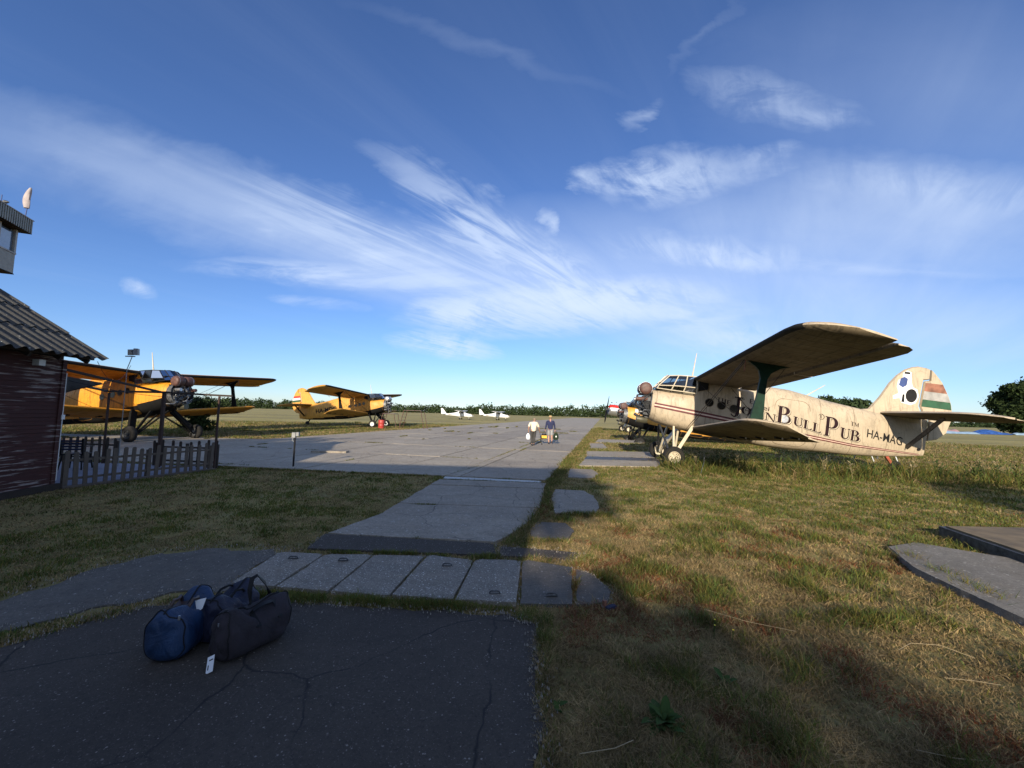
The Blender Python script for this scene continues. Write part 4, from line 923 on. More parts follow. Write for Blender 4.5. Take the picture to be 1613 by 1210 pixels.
FIN = FIN[:14] + [(11.98, .93), (11.98, .3), (10.2, .6)]
RUD = [(11.935, 2.86), (12.11, 2.71), (12.34, 2.42), (12.50, 2.1), (12.59, 1.91), (12.70, 1.6), (12.75, 1.3), (12.75, 1.0), (12.62, .5), (12.35, .22), (12.03, .12), (12.03, .97), (11.83, 1.06), (11.68, 1.42), (11.745, 2.385), (11.935, 2.44)]
def plate(outline, th, mat, parent, name, edge=.10):
    """lens-section slab: full thickness inside, thin at the rim"""
    pts = outline; ins = []
    n = len(pts); ar = sum(pts[i][0] * pts[(i + 1) % n][1] - pts[(i + 1) % n][0] * pts[i][1] for i in range(n)); sg = 1 if ar > 0 else -1
    for i in range(n):
        a, b, c = Vector(pts[i - 1]), Vector(pts[i]), Vector(pts[(i + 1) % n]); e1 = (b - a).normalized(); e2 = (c - b).normalized()
        nn = Vector((-(e1 + e2).y, (e1 + e2).x)) * sg
        if nn.length < 1e-4: nn = Vector((-e1.y, e1.x)) * sg
        nn.normalize(); ins.append(b + nn * edge)
    mb = MB(); tri = tessellate_polygon([[Vector((p.x, p.y, 0)) for p in ins]])
    A = [(p.x, -th / 2, p.y) for p in ins]; B = [(p.x, th / 2, p.y) for p in ins]; O = [(p[0], 0, p[1]) for p in pts]
    fs = [tuple(t) for t in tri] + [tuple(i + n for i in reversed(t)) for t in tri]
    for i in range(n):
        j = (i + 1) % n; fs += [(i, j, 2 * n + j, 2 * n + i), (n + j, n + i, 2 * n + i, 2 * n + j)]
    mb.add(A + B + O, fs); return mb.build(name, mat, parent, True, TF, 30)
CAN = {'b': [(1.98, .58, .68), (2.5, .78, .655), (2.95, .845, .65), (3.44, .875, .64)], 'm': [(2.02, .61, .80), (2.55, .84, .84), (3.0, .90, .86), (3.44, .91, .87)],
       't': [(2.42, .48, 1.27), (2.75, .60, 1.31), (3.08, .64, 1.33), (3.44, .66, 1.34)]}
def biplane(name, loc, yaw, label, o):
    R0 = empty(name, loc, rad(yaw), label, 'biplane', 'parked biplanes')
    fm, um = o['paint'], o['under']; T_ = dict(fn=TF)
    # fuselage
    Xs = sorted(set(list(SEC[:, 0]) + list(np.arange(1.85, 11.95, .35)))); Xs = [x for x in Xs if not (3.405 < x < 3.455)]
    mb = MB(); mb.loft([ring(x) for x in Xs], True)
    if o.get('belly'):
        mb.mi = []
        for f in mb.f:
            c = [sum(mb.v[i][k] for i in f) / len(f) for k in (0, 2)]
            mb.mi.append(1 if c[1] < np.interp(c[0], [1.8, 3.4, 6.5, 9, 12], [-.18, -.42, -.68, -.66, -.55]) else 0)
        mb.build('fuselage', [fm, M_BLACK], R0, True, TF, 42)
    else: mb.build('fuselage', fm, R0, True, TF, 42)
    # panel joints standing just proud of the skin
    for X in (2.02, 3.9, 5.9, 8.05, 9.3, 10.55):
        rr = [Vector(p) for p in ring(X, 40)]; c = Vector((X, 0, (sec(X)[0] + sec(X)[1]) / 2)); pts = [p + (p - c).normalized() * .003 for p in rr]
        q = MB(); q.loft([[p + Vector((-.008, 0, 0)) for p in pts], [p + Vector((.008, 0, 0)) for p in pts]], False); q.build('panel_joint', o['joint'], R0, True, TF)
    # wings
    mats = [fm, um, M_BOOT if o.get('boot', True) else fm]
    for sd_ in ((-1, 1) if o.get('wings', True) else ()):
        U = [(.02, 3.32, 1.22, 5.55, 1.10, .15)] + [(y, 3.32 - .004 * y, 1.20 + .056 * y, 5.55, 1.05 + .042 * y, .145) for y in (.9, 2.4, 4, 5.6, 7.2, 8.2)]
        U += [(8.55, 3.32, 1.20 + .056 * 8.55, 5.54, 1.41, .14), (8.78, 3.42, 1.69, 5.50, 1.42, .13), (8.95, 3.62, 1.69, 5.42, 1.43, .115), (9.05, 3.92, 1.68, 5.30, 1.44, .09), (9.10, 4.3, 1.66, 5.12, 1.46, .06)]
        xs = 4.98
        wing_part(U, xs, mats, 'upper_wing', R0, sd_)
        F1 = [(y, 3.3, 1.20 + .056 * y, 5.55, 1.05 + .042 * y, .145) for y in (.9, 2.9, 4.95)]
        wing_part(F1, xs, mats, 'flap', R0, sd_, flap=True, gap=.07, drop=.055)
        F2 = [(y, 3.3, 1.20 + .056 * y, 5.55, 1.05 + .042 * y, .145) for y in (5.0, 6.6, 8.1)] + [(8.55, 3.3, 1.68, 5.53, 1.41, .14), (8.85, 3.4, 1.68, 5.42, 1.42, .12), (9.02, 3.6, 1.68, 5.24, 1.43, .09)]
        wing_part(F2, xs, mats, 'aileron', R0, sd_, flap=True, gap=.07, drop=.055)
        hb = MB()
        for y in (1.3, 2.6, 3.9, 4.8, 5.3, 6.4, 7.5, 8.3): hb.box((5.0, sd_ * y, 1.14 + .046 * y), (.22, .16 if y < 5 else .3, .08))
        hb.build('hinge_brackets', M_BOOT, R0, fn=TF)
        Lw = [(.5, 3.42, -.80, 5.2, -.96, .14)] + [(y, 3.42 - .018 * y, -.80 + .066 * y, 5.2 - .02 * y, -.97 + .045 * y, .14) for y in (.9, 2.4, 4.0, 5.4, 6.2)]
        Lw += [(6.55, 3.33, -.38, 5.06, -.68, .135), (6.8, 3.5, -.365, 5.0, -.665, .12), (6.95, 3.78, -.37, 4.92, -.66, .10), (7.03, 4.15, -.4, 4.75, -.64, .06)]
        wing_part(Lw, 4.66, mats, 'lower_wing', R0, sd_, boot=False)
        F3 = [(y, 3.42 - .018 * y, -.80 + .066 * y, 5.2 - .02 * y, -.97 + .045 * y, .14) for y in (.95, 2.6, 4.4, 6.2)] + [(6.55, 3.33, -.38, 5.06, -.68, .135), (6.85, 3.5, -.365, 4.98, -.665, .10)]
        wing_part(F3, 4.66, mats, 'lower_flap', R0, sd_, flap=True, gap=.05)
        hb = MB()
        for y in (1.6, 2.9, 4.2, 5.5, 6.4): hb.box((4.68, sd_ * y, -.95 + .05 * y), (.3, .12, .10))
        hb.build('hinge_brackets', M_BOOT, R0, fn=TF)
        # interplane strut
        y0, y1 = 5.55, 5.75
        sp2 = [(3.56, 1.36), (4.70, 1.33), (4.42, 1.24), (4.20, 1.08), (4.12, .9), (4.11, .5), (4.14, -.40), (3.78, -.40), (3.90, .4), (3.94, .92), (3.88, 1.12), (3.76, 1.24)]
        b = MB(); b.prism(sp2, (0, sd_ * y0, 0), (1, 0, 0), (0, 0, 1), (0, 1, 0), .09); b.build('wing_strut', o['strut'], R0, fn=TF)
        for a, b_, r_ in (((3.55, sd_ * 5.5, 1.42), (3.35, sd_ * .95, -.72), .011), ((3.50, sd_ * 5.5, 1.42), (3.28, sd_ * .95, -.70), .011), ((4.6, sd_ * 5.45, 1.30), (4.95, sd_ * .85, -.80), .009),
                          ((3.8, sd_ * 5.5, -.46), (3.6, sd_ * .86, .98), .009), ((4.2, sd_ * 5.5, -.46), (4.7, sd_ * .86, 1.05), .009)):
            MB().tube([a, b_], r_, 5).build('bracing_wire', M_BLK, R0, True, TF)
        MB().tube([(3.52, sd_ * 5.5, 1.42), (3.52, sd_ * 5.5, 1.05)], .014, 5).build('pitot_tube', M_FRED, R0, True, TF)
    for sd_ in (-1, 1):
        # main gear
        wy = 1.70; wx, wz = 2.74, -1.94
        MB().beam((3.42, sd_ * .98, -.74), (2.86, sd_ * 1.52, -1.72), .30, .12, (1, 0, 0)).build('gear_fairing', o['leg'], R0, fn=TF)
        MB().beam((2.80, sd_ * .62, -.80), (2.76, sd_ * 1.50, -1.92), .10, .07, (1, 0, 0)).build('gear_strut', o['leg'], R0, fn=TF)
        MB().tube([(2.35, sd_ * .12, -.82), (2.70, sd_ * 1.46, -2.0)], .045, 8).build('gear_strut', o['leg2'], R0, True, TF)
        MB().tube([(3.1, sd_ * .10, -.95), (2.78, sd_ * 1.46, -2.0)], .045, 8).build('gear_strut', o['leg'], R0, True, TF)
        MB().tube([(2.74, sd_ * 1.40, wz), (2.74, sd_ * 1.80, wz)], .05, 8).build('axle', M_STEEL, R0, True, TF)
        tyre = MB().revolve([(-.125, .22), (-.13, .30), (-.11, .36), (-.06, .392), (0, .40), (.06, .392), (.11, .36), (.13, .30), (.125, .22)], (wx, sd_ * wy, wz), (0, sd_, 0), 32, caps=False)
        wheel = tyre.build('wheel', M_RUBBER, R0, True, TF, 60)
        rim = MB().revolve([(-.10, .225), (.10, .225), (.125, .215), (.115, .19), (.07, .17), (.06, .08), (.10, .07), (.105, .02)], (wx, sd_ * wy, wz), (0, sd_, 0), 28)
        rim.build('rim', o['rim'], wheel, True, TF, 30)
        for k in range(6):
            a = k * math.pi / 3; MB().revolve([(0, .018), (.012, .018)], (wx + .125 * math.cos(a), sd_ * (wy + .066), wz + .125 * math.sin(a)), (0, sd_, 0), 8).build('rim_hole', M_BLK, wheel, False, TF)
    # tail
    for sd_ in (-1, 1):
        st = [(.05, 10.35, .95, 12.0, .93, .11), (1.5, 10.5, .96, 12.0, .93, .10), (2.7, 10.66, .965, 12.0, .93, .095), (3.15, 10.85, .97, 12.0, .93, .09), (3.4, 11.1, .965, 12.0, .93, .08), (3.55, 11.45, .96, 12.0, .93, .06)]
        st = [(y, a, b, 12.45, d, e) for y, a, b, c, d, e in st]
        wing_part(st, 11.72, [fm, um, um], 'tailplane', R0, sd_, boot=False)
        st2 = [(.30, 10.35, .95, 12.25, .92, .11), (1.5, 10.5, .96, 12.45, .92, .10), (2.8, 10.66, .965, 12.45, .92, .095), (3.3, 10.8, .965, 12.30, .92, .08), (3.58, 11.0, .96, 12.0, .92, .06)]
        wing_part(st2, 11.70, [fm, um, um], 'elevator', R0, sd_, boot=False, flap=True, gap=.04)
        MB().beam((11.25, sd_ * 1.75, .90), (11.25, sd_ * .22, -.25), .16, .035, (1, 0, 0)).build('tailplane_strut', o['leg2'], R0, fn=TF)
    plate(FIN, .15, fm, R0, 'fin', .04); plate(RUD, .11, fm, R0, 'rudder', .03)
    # flag on the rudder
    zb = o['flag']
    for lo, hi, mt, nm in zb:
        for sd_ in (-1, 1):
            P = [(x, z) for x, z in RUD]; P = clip(inset(P, .055) if False else P, 0, 1, hi); P = clip(P, 0, -1, -lo); P = clip(P, -1, 0, -11.66) if P else P
            cx = sum(p[0] for p in P) / len(P); P = [(p[0] - .045 if p[0] > cx else p[0] + .03, p[1]) for p in P]
            poly_decal(P, sd_ * .0585, mt, R0, nm)
    # tail wheel
    MB().beam((10.75, 0, -.66), (11.0, 0, -1.0), .09, .09).build('tail_wheel_leg', o['tailleg'], R0, fn=TF)
    MB().revolve([(-.07, .10), (-.08, .17), (-.05, .215), (0, .225), (.05, .215), (.08, .17), (.07, .10)], (11.1, 0, -1.03), (0, 1, 0), 20).build('tail_wheel', M_RUBBER, R0, True, TF, 60)
    # canopy
    for sd_ in (-1, 1):
        g_ = {k: [Vector((p[0], sd_ * p[1], p[2])) for p in v] for k, v in CAN.items()}
        for i in range(3):
            for a, b in (('b', 'm'), ('m', 't')):
                q = MB().add([g_[a][i], g_[a][i + 1], g_[b][i + 1], g_[b][i]], [(0, 1, 2, 3)]); q.build('pane', M_GLASS, R0, fn=TF, recalc=False)
        fr = MB(); rr = .022
        for k in 'bmt': fr.tube(g_[k], rr, 6)
        for i in range(4): fr.tube([g_['b'][i], g_['m'][i], g_['t'][i]], rr, 6)
        fr.tube([(1.93, sd_ * .28, .74), (2.38, sd_ * .25, 1.31)], rr, 6); fr.tube([(1.93, 0, .75), g_['b'][0]], rr, 6); fr.tube([(2.38, 0, 1.31), g_['t'][0]], rr, 6)
        fr.build('canopy_frame', o['canframe'], R0, True, TF)
        for P in ([(1.93, 0, .75), (1.93, sd_ * .28, .745), (2.38, sd_ * .25, 1.31), (2.38, 0, 1.315)], [(1.93, sd_ * .28, .745), g_['b'][0], g_['t'][0], (2.38, sd_ * .25, 1.31)]):
            MB().add(P, [(0, 1, 2, 3)]).build('windscreen', M_GLASS, R0, fn=TF, recalc=False)
        bh = MB().box((2.95, sd_ * .38, .84), (.08, .4, .42)).box((2.78, sd_ * .38, .66), (.4, .4, .06)); bh.build('seat_back', M_DARKIN, R0, fn=TF)
        dk = MB().prism([(3.50, .74), (3.86, .86), (3.86, 1.12), (3.50, 1.22)], (0, sd_ * .852, 0), (1, 0, 0), (0, 0, 1), (0, 1, 0), .012); dk.build('side_opening', M_DARKIN, R0, fn=TF)
    rf = MB(); tL = [Vector((p[0], p[1], p[2])) for p in CAN['t']]; rows = [[Vector((p.x, p.y * f, p.z + .035 * (1 - f * f))) for f in (-1, -.5, 0, .5, 1)] for p in tL]
    rows = [[Vector((2.38, q.y * .55 / .5 * .9, 1.315)) if False else q for q in r] for r in rows]
    rf.loft(rows, False, False); rf.build('canopy_roof', o['canroof'], R0, True, TF)
    MB().box((3.437, 0, 1.0), (.014, 1.25, .62)).box((2.7, 0, .712), (1.35, 1.2, .012)).build('cockpit_bulkhead', M_DARKIN, R0, fn=TF)
    MB().box((2.12, 0, .84), (.10, 1.0, .22)).build('instrument_panel', M_DARKIN, R0, fn=TF)
    # round cabin windows
    for sd_ in (-1, 1):
        for X, Z in ((3.97, .36), (4.43, .31), (4.89, .25), (5.6, .22)) + (((6.73, .14),) if o.get('five') else ()):
            Y = surfY(X, Z); MB().revolve([(-.02, .150), (.012, .150)], (X, sd_ * Y, Z), (0, sd_, 0), 22).build('porthole', o.get('port', M_PORT) if X < 6 else M_ALU, R0, False, TF)
            MB().revolve([(-.02, .172), (.006, .172), (.010, .151)], (X, sd_ * Y, Z), (0, sd_, 0), 22, caps=False).build('porthole_ring', o['joint'], R0, True, TF)
        # cabin door outline
        pts = [];
        for cx, cz, a0, a1 in ((7.35, .62, 0, 90), (6.65, .62, 90, 180), (6.65, -.55, 180, 270), (7.35, -.55, 270, 360)):
            for a in np.linspace(rad(a0), rad(a1), 6): pts.append((cx + .3 * math.cos(a), cz + .3 * math.sin(a)))
        pts.append(pts[0]); MB().tube([(x, sd_ * (surfY(x, z) + .003), z) for x, z in pts], .009, 4, False).build('door_outline', o['joint'], R0, True, TF)
    # antennas
    MB().tube([(3.40, 0, 1.36), (3.46, 0, 2.42)], [.035, .016], 8).build('antenna_mast', M_CREAM_CLEAN, R0, True, TF)
    MB().tube([(7.75, .1, 1.2), (8.45, .1, 1.78)], [.028, .014], 6).build('whip_antenna', M_CREAM_CLEAN, R0, True, TF)
    # front end
    if o.get('cowl'):
        n_ = 28; mbq = MB().revolve([(1.92, .64), (1.7, .68), (1.1, .69), (.75, .66), (.55, .58), (.50, .50), (.58, .44), (.9, .40)], (0, 0, .02), (1, 0, 0), n_, caps=False); mbq.mi = []
        for f in mbq.f:
            z = sum(mbq.v[i][2] for i in f) / len(f); mbq.mi.append(1 if z > .30 else (2 if z > .20 else 0))
        mbq.build('engine_cowl', [M_ALU, M_BRED, M_WHITE], R0, True, TF, 40)
        MB().revolve([(.9, .42), (.85, .38), (.6, .16), (.3, .14), (.12, .02)], (0, 0, .02), (1, 0, 0), 16).build('engine', M_DSTEEL, R0, True, TF)
        for k in range(4):
            a = rad(10 + 90 * k); d = Vector((0, math.cos(a), math.sin(a))); pr = MB(); rings = []
            for t, w_, tw_ in ((.12, .05, 1.2), (.3, .11, 1.0), (.8, .15, .6), (1.4, .13, .4), (1.62, .05, .35)):
                cc = Vector((.3, 0, .02)) + d * t; q1 = Vector((1, 0, 0)); q2 = d.cross(q1); ww = q2 * math.cos(tw_) + q1 * math.sin(tw_); tt = ww.cross(d)
                rings.append([cc + ww * w_, cc + tt * .02, cc - ww * w_, cc - tt * .02])
            pr.loft(rings).build('propeller_blade', M_BLK, R0, True, TF)
    else:
        MB().revolve([(1.80, .585), (1.84, .60), (1.87, .60)], (0, 0, -.01), (1, 0, 0), 32).build('firewall', M_DSTEEL, R0, True, TF)
        for sd_ in (-1, 1):
            MB().revolve([(-.235, .10), (-.23, .20), (-.19, .255), (-.12, .27), (.12, .27), (.19, .255), (.23, .20), (.235, .10)], (1.56, sd_ * .245, .62), (0, 1, 0), 26).build('oil_tank', o['tank'], R0, True, TF, 50)
            MB().revolve([(-.007, .274), (.007, .274)], (1.56, sd_ * .36, .62), (0, 1, 0), 26).build('tank_strap', M_ALU, R0, True, TF)
            for a, b in (((1.85, sd_ * .5, .45), (1.30, sd_ * .12, .32)), ((1.85, sd_ * .52, -.3), (1.28, sd_ * .2, -.12)), ((1.30, sd_ * .12, .32), (1.28, sd_ * .2, -.12)), ((1.85, sd_ * .2, -.55), (1.30, 0, -.2)), ((1.85, sd_ * .30, .5), (1.45, sd_ * .52, .05)), ((1.45, sd_ * .52, .05), (1.85, sd_ * .45, -.45))):
                MB().tube([a, b], .028, 7).build('engine_mount_tube', o['pipe'], R0, True, TF)
        if o.get('belly'): MB().revolve([(1.60, .60), (1.60, .625), (1.88, .635), (1.88, .60), (1.64, .585)], (0, 0, -.01), (1, 0, 0), 32, caps=False).build('engine_ring', o['acc'], R0, True, TF, 40)
        rr = random.Random(3); jb = MB()
        for k in range(58):
            a = rr.uniform(0, 6.28); q = rr.uniform(.08, .54); s_ = rr.uniform(.07, .2)
            jb.box((1.72 + rr.uniform(-.14, .08), q * math.cos(a), -.03 + q * math.sin(a)), (rr.uniform(.12, .32), s_, rr.uniform(.06, .2)), Matrix.Rotation(rr.uniform(-.5, .5), 3, 'X'))
        jb.build('accessory_boxes', o['acc'], R0, fn=TF)
        pb = MB()
        for k in range(12):
            y0, z0 = rr.uniform(-.45, .45), rr.uniform(-.5, .4); y1, z1 = y0 + rr.uniform(-.35, .35), z0 + rr.uniform(-.35, .2); x_ = rr.uniform(1.42, 1.6)
            pb.tube([(1.8, y0, z0), (x_, y0, z0 - .04), (x_, (y0 + y1) / 2, (z0 + z1) / 2 - .08), (x_ + .03, y1, z1), (1.8, y1, z1 + .03)], rr.uniform(.014, .03), 6)
        pb.build('hoses', M_STEEL, R0, True, TF)
        MB().revolve([(0, .02), (.0, .14), (.04, .15), (.42, .15), (.46, .12)], (1.38, 0, -.70), (1, 0, 0), 18).build('oil_cooler', M_PIPE, R0, True, TF)
        MB().tube([(1.75, -.3, .20), (1.45, -.42, .16), (1.22, -.40, .14)], .085, 12).build('exhaust_stub', M_RUST if o['tank'] is M_RUST else M_ALU, R0, True, TF)
        MB().tube([(1.75, .3, .20), (1.45, .42, .16), (1.22, .40, .14)], .085, 12).build('exhaust_stub', M_ALU, R0, True, TF)
        MB().tube([(1.30, .25, -.5), (1.6, .3, -.62), (1.85, .2, -.6)], .06, 8).build('intake_pipe', o['pipe'], R0, True, TF)
    return R0
M_PORT = glass('porthole_glass', (.05, .05, .05), 1.0)
# porthole glass must hide the hull behind it
def darkglass(name):
    m_ = bpy.data.materials.new(name); m_.use_nodes = True; b = m_.node_tree.nodes['Principled BSDF']; b.inputs['Base Color'].default_value = (.015, .013, .012, 1); b.inputs['Roughness'].default_value = .12; return m_
M_PORT = darkglass('dark_porthole_glass')
M_JC = simple('brown_seam', (.16, .12, .075), .8); M_JY = simple('ochre_seam', (.33, .16, .03), .8)
cream = dict(paint=M_CREAM, under=M_CREAM_UNDER, joint=M_JC, strut=M_DGREEN, leg=M_CREAM_CLEAN, leg2=M_DSTEEL, rim=M_CREAM_CLEAN, tailleg=simple('orange_primer', (.33, .06, .03), .6), canframe=M_CREAM_CLEAN,
             canroof=M_BOOT, tank=M_RUST, pipe=M_DSTEEL, acc=M_DSTEEL, five=True, flag=[(1.40, 1.68, M_FGREEN, 'green_stripe'), (1.685, 2.0, M_FWHITE, 'white_stripe'), (2.005, 2.33, M_FRED, 'red_stripe')])
yel = dict(paint=M_YEL, under=M_YEL_UNDER, joint=M_JY, strut=M_BLACK, leg=M_BLACK, leg2=M_BLACK, rim=M_DSTEEL, tailleg=M_BLACK, canframe=M_BLK, canroof=M_BOOT, tank=M_RUST, pipe=M_BLK, acc=simple('grey_engine_parts', (.13, .135, .14), .45, .5, vary=.7, vs=12, bump=.3), belly=True,
           flag=[(1.40, 1.62, M_FGREEN, 'green_stripe'), (1.625, 1.85, M_WHITE, 'white_stripe'), (1.855, 2.08, M_BRED, 'red_stripe')])
A1 = biplane('biplane', (6.74, 17.26, 0), -10.28, 'weathered cream biplane with dark maroon lettering along its side and green wing struts', cream)
# stripes
xs_ = list(np.arange(1.95, 11.85, .12)); wv = lambda x: np.interp(x, [1.9, 3.4, 8, 11.9], [.19, .21, .12, .05]); cl = lambda x: np.interp(x, [1.9, 3.4, 8, 9.4, 11.9], [-.02, -.12, -.40, -.47, -.44])
for sd_ in (-1, 1):
    decal_grid(xs_, lambda x: cl(x) + wv(x) * .14, lambda x: cl(x) + wv(x) * .5, M_RED, 'maroon_stripe', A1, sd_)
    decal_grid(xs_, lambda x: cl(x) - wv(x) * .14, lambda x: cl(x) + wv(x) * .14, M_PINK, 'pink_stripe', A1, sd_)
    decal_grid(xs_, lambda x: cl(x) - wv(x) * .5, lambda x: cl(x) - wv(x) * .14, M_RED, 'maroon_stripe', A1, sd_)
items = [('J', 4.76, -.02, .76, .95, 0), ('OHN', 5.14, .12, .30, 1.75, -.13), ('B', 6.44, -.03, .66, 1.12, -.06), ('ULL', 7.06, -.03, .34, 1.45, -.17), ('P', 8.22, -.26, .75, .92, -.05), ('UB', 8.82, -.26, .41, 1.18, -.08)]
glyph_mesh(items, M_LETTER, A1, 'outline_lettering', .045, -.03, .006)
glyph_mesh(items, M_CREAM_CLEAN, A1, 'lettering_gap', .028, -.018, .009)
glyph_mesh(items, M_LETTER, A1, 'lettering', 0, 0, .012)
glyph_mesh([('THE', 4.22, .46, .17, 1.35, -.16)], M_LETTER, A1, 'small_lettering')
glyph_mesh([('E', 5.42, .56, .17, 1.2, -.1)], M_LETTER, A1, 'small_lettering')
glyph_mesh([('TM', 9.18, .28, .15, 1.1, -.1)], M_LETTER, A1, 'trademark_lettering')
glyph_mesh([('R', 8.02, .37, .13, .9, 0)], M_LETTER, A1, 'registered_mark')
MB().tube([(8.075 + .105 * math.cos(a), -(surfY(8.07, .43) + .006), .435 + .105 * math.sin(a)) for a in np.linspace(0, 2 * math.pi, 22)], .007, 4, False).build('registered_ring', M_LETTER, A1, False, TF)
font_mesh('dei', 5.74, 6.16, .40, .58, M_LETTER, A1, 'small_lettering', -1, -.12)
decal_grid(list(np.arange(4.3, 5.9, .1)), lambda x: .385 - .13 * (x - 4.3), lambda x: .40 - .13 * (x - 4.3), M_LETTER, 'lettering_rule', A1)
font_mesh('HA-MAG', 9.80, 11.10, -.08, .24, M_BLK, A1, 'registration', -1, -.10, .004)
# small round crest above, and a plain weathered board-shaped decal on the fin (white ground, dark cask, blue patch)
poly_decal([(10.95, 1.62), (11.02, 1.45), (11.2, 1.42), (11.34, 1.40), (11.5, 1.5), (11.58, 1.75), (11.52, 2.02), (11.36, 2.10), (11.30, 2.25), (11.26, 2.66), (11.12, 2.72), (10.98, 2.6), (10.98, 2.42), (10.84, 2.3), (10.82, 2.05), (10.9, 1.8), (10.72, 1.68), (10.74, 1.55)], -.0775, M_WHITE, A1, 'white_decal_ground')
poly_decal([(11.33 + .19 * math.cos(a), 1.76 + .26 * math.sin(a)) for a in np.linspace(0, 2 * math.pi, 22, endpoint=False)], -.082, M_BLK, A1, 'dark_cask_decal')
poly_decal([(10.88, 2.12), (10.92, 2.38), (11.04, 2.46), (11.16, 2.40), (11.14, 2.14), (11.02, 2.04)], -.082, M_BLUEP, A1, 'blue_decal_patch')
poly_decal([(11.02, 2.58), (11.04, 2.66), (11.2, 2.66), (11.23, 2.58)], -.082, M_BLK, A1, 'dark_decal_patch')
poly_decal([(11.02, 1.48), (11.04, 1.78), (11.10, 1.78), (11.12, 1.48)], -.082, M_BLK, A1, 'dark_decal_patch')
MB().revolve([(0, .055), (.01, .055)], (11.72, -.14, -.24), (0, -1, 0), 14).build('towing_hole', M_BLK, A1, False, TF)
A2 = biplane('biplane', (-18.23, 21.42, 0), 169.5, 'large yellow biplane with black belly standing behind the terrace fence', yel)
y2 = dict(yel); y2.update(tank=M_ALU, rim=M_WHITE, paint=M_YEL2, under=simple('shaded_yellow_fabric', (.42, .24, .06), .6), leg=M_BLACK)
A3 = biplane('biplane', (-14.48, 44.48, 0), 173.2, 'yellow biplane farther off across the apron with a red drum at its nose', y2)
font_mesh('HA-MDG', 9.75, 7.15, -.12, .36, M_BLK, A3, 'registration', 1, -.02, .03)
y3 = dict(yel); y3.update(wings=False, paint=simple('faded_orange_paint', (.62, .30, .05), .5, vary=.2, vs=2))
A4 = biplane('biplane', (9.6, 31.2, -.42), -3, 'orange-yellow biplane in weeds directly behind the nose of the cream one', y3)
poly_decal([(2.35, .28), (2.72, .26), (2.72, .50), (2.35, .52)], -.745, M_WHITE, A4, 'white_data_plate')
y4 = dict(cream); y4.update(wings=False, paint=simple('silver_paint', (.42, .43, .45), .4, .3), under=simple('silver_fabric', (.3, .3, .31), .5), cowl=True, strut=M_DSTEEL, leg=M_STEEL)
A5 = biplane('biplane', (13.8, 48.6, 0), -3, 'silver biplane with red topped cowl and propeller, farthest of the right row', y4)

# ---------------------------------------------------------------- light aircraft far off
def light_plane(loc, yaw, label):
    R0 = empty('light_aircraft', loc, rad(yaw), label, 'light aircraft', 'white light aircraft far across the apron')
    secs = [(-.05, .95, .10, .10), (.15, 1.0, .32, .30), (1.0, 1.08, .52, .44), (1.6, 1.16, .55, .50), (2.2, 1.38, .56, .72), (3.4, 1.40, .56, .74), (4.3, 1.30, .42, .46), (6.0, 1.22, .22, .24), (7.6, 1.25, .08, .14)]
    mb = MB(); mb.loft([[(x, w * math.copysign(abs(math.cos(a)) ** .7, math.cos(a)), zc + h * math.copysign(abs(math.sin(a)) ** .7, math.sin(a))) for a in np.linspace(0, 2 * math.pi, 20, endpoint=False)] for x, zc, w, h in secs]); mb.build('fuselage', M_WHITE, R0, True)
    for s_ in (-1, 1):
        wing_part([(0.02, 2.15, 2.1, 3.75, 2.08, .13), (3, 2.15, 2.18, 3.75, 2.16, .13), (5.3, 2.3, 2.24, 3.5, 2.22, .11), (5.5, 2.5, 2.25, 3.4, 2.23, .06)], 3.3, [M_WHITE] * 3, 'wing', R0, s_, False, fn=None)
        MB().beam((2.7, s_ * .5, .85), (2.6, s_ * 2.6, 2.1), .05, .12, (1, 0, 0)).build('wing_strut', M_WHITE, R0)
        wing_part([(0.02, 6.8, 1.35, 8.0, 1.35, .08), (1.6, 7.0, 1.35, 7.9, 1.35, .08)], 7.6, [M_WHITE] * 3, 'tailplane', R0, s_, False, fn=None)
        MB().beam((2.9, s_ * .3, .75), (3.0, s_ * 1.15, .25), .1, .05).build('gear_leg', M_WHITE, R0)
        MB().revolve([(-.08, .12), (-.07, .2), (0, .22), (.07, .2), (.08, .12)], (3.0, s_ * 1.2, .22), (0, 1, 0), 14).build('wheel', M_RUBBER, R0, True)
        MB().box((2.75, s_ * .55, 1.72), (1.2, .06, .36)).build('side_window', M_PORT, R0)
        MB().box((5.3, s_ * .30, 1.22), (1.7, .05, .10)).build('side_stripe', M_BLK, R0)
    MB().prism([(6.6, 1.35), (7.7, 2.75), (8.15, 2.75), (8.0, 1.3)], (0, 0, 0), (1, 0, 0), (0, 0, 1), (0, 1, 0), .08).build('fin', M_WHITE, R0)
    MB().prism([(1.62, 1.55), (2.1, 2.02), (2.25, 2.0), (2.25, 1.5)], (0, 0, 0), (1, 0, 0), (0, 0, 1), (0, 1, 0), .9).build('windscreen', M_PORT, R0)
    MB().beam((.9, 0, .7), (.8, 0, .25), .07, .07, (1, 0, 0)).build('gear_leg', M_WHITE, R0)
    MB().revolve([(-.07, .1), (-.06, .16), (0, .18), (.06, .16), (.07, .1)], (.8, 0, .18), (0, 1, 0), 14).build('wheel', M_RUBBER, R0, True)
    MB().beam((-.12, -.9, .75), (-.12, .9, 1.15), .12, .03, (1, 0, 0)).build('propeller', M_BLK, R0); MB().revolve([(-.32, .01), (-.2, .09), (0, .13)], (0, 0, .95), (1, 0, 0), 12).build('spinner', M_WHITE, R0, True)
light_plane((-9.8, 103, 0), 174, 'white high wing light aircraft nearer the left, tail toward the yellow biplane')
light_plane((-.6, 107, 0), 168, 'white high wing light aircraft just left of the two walking people')

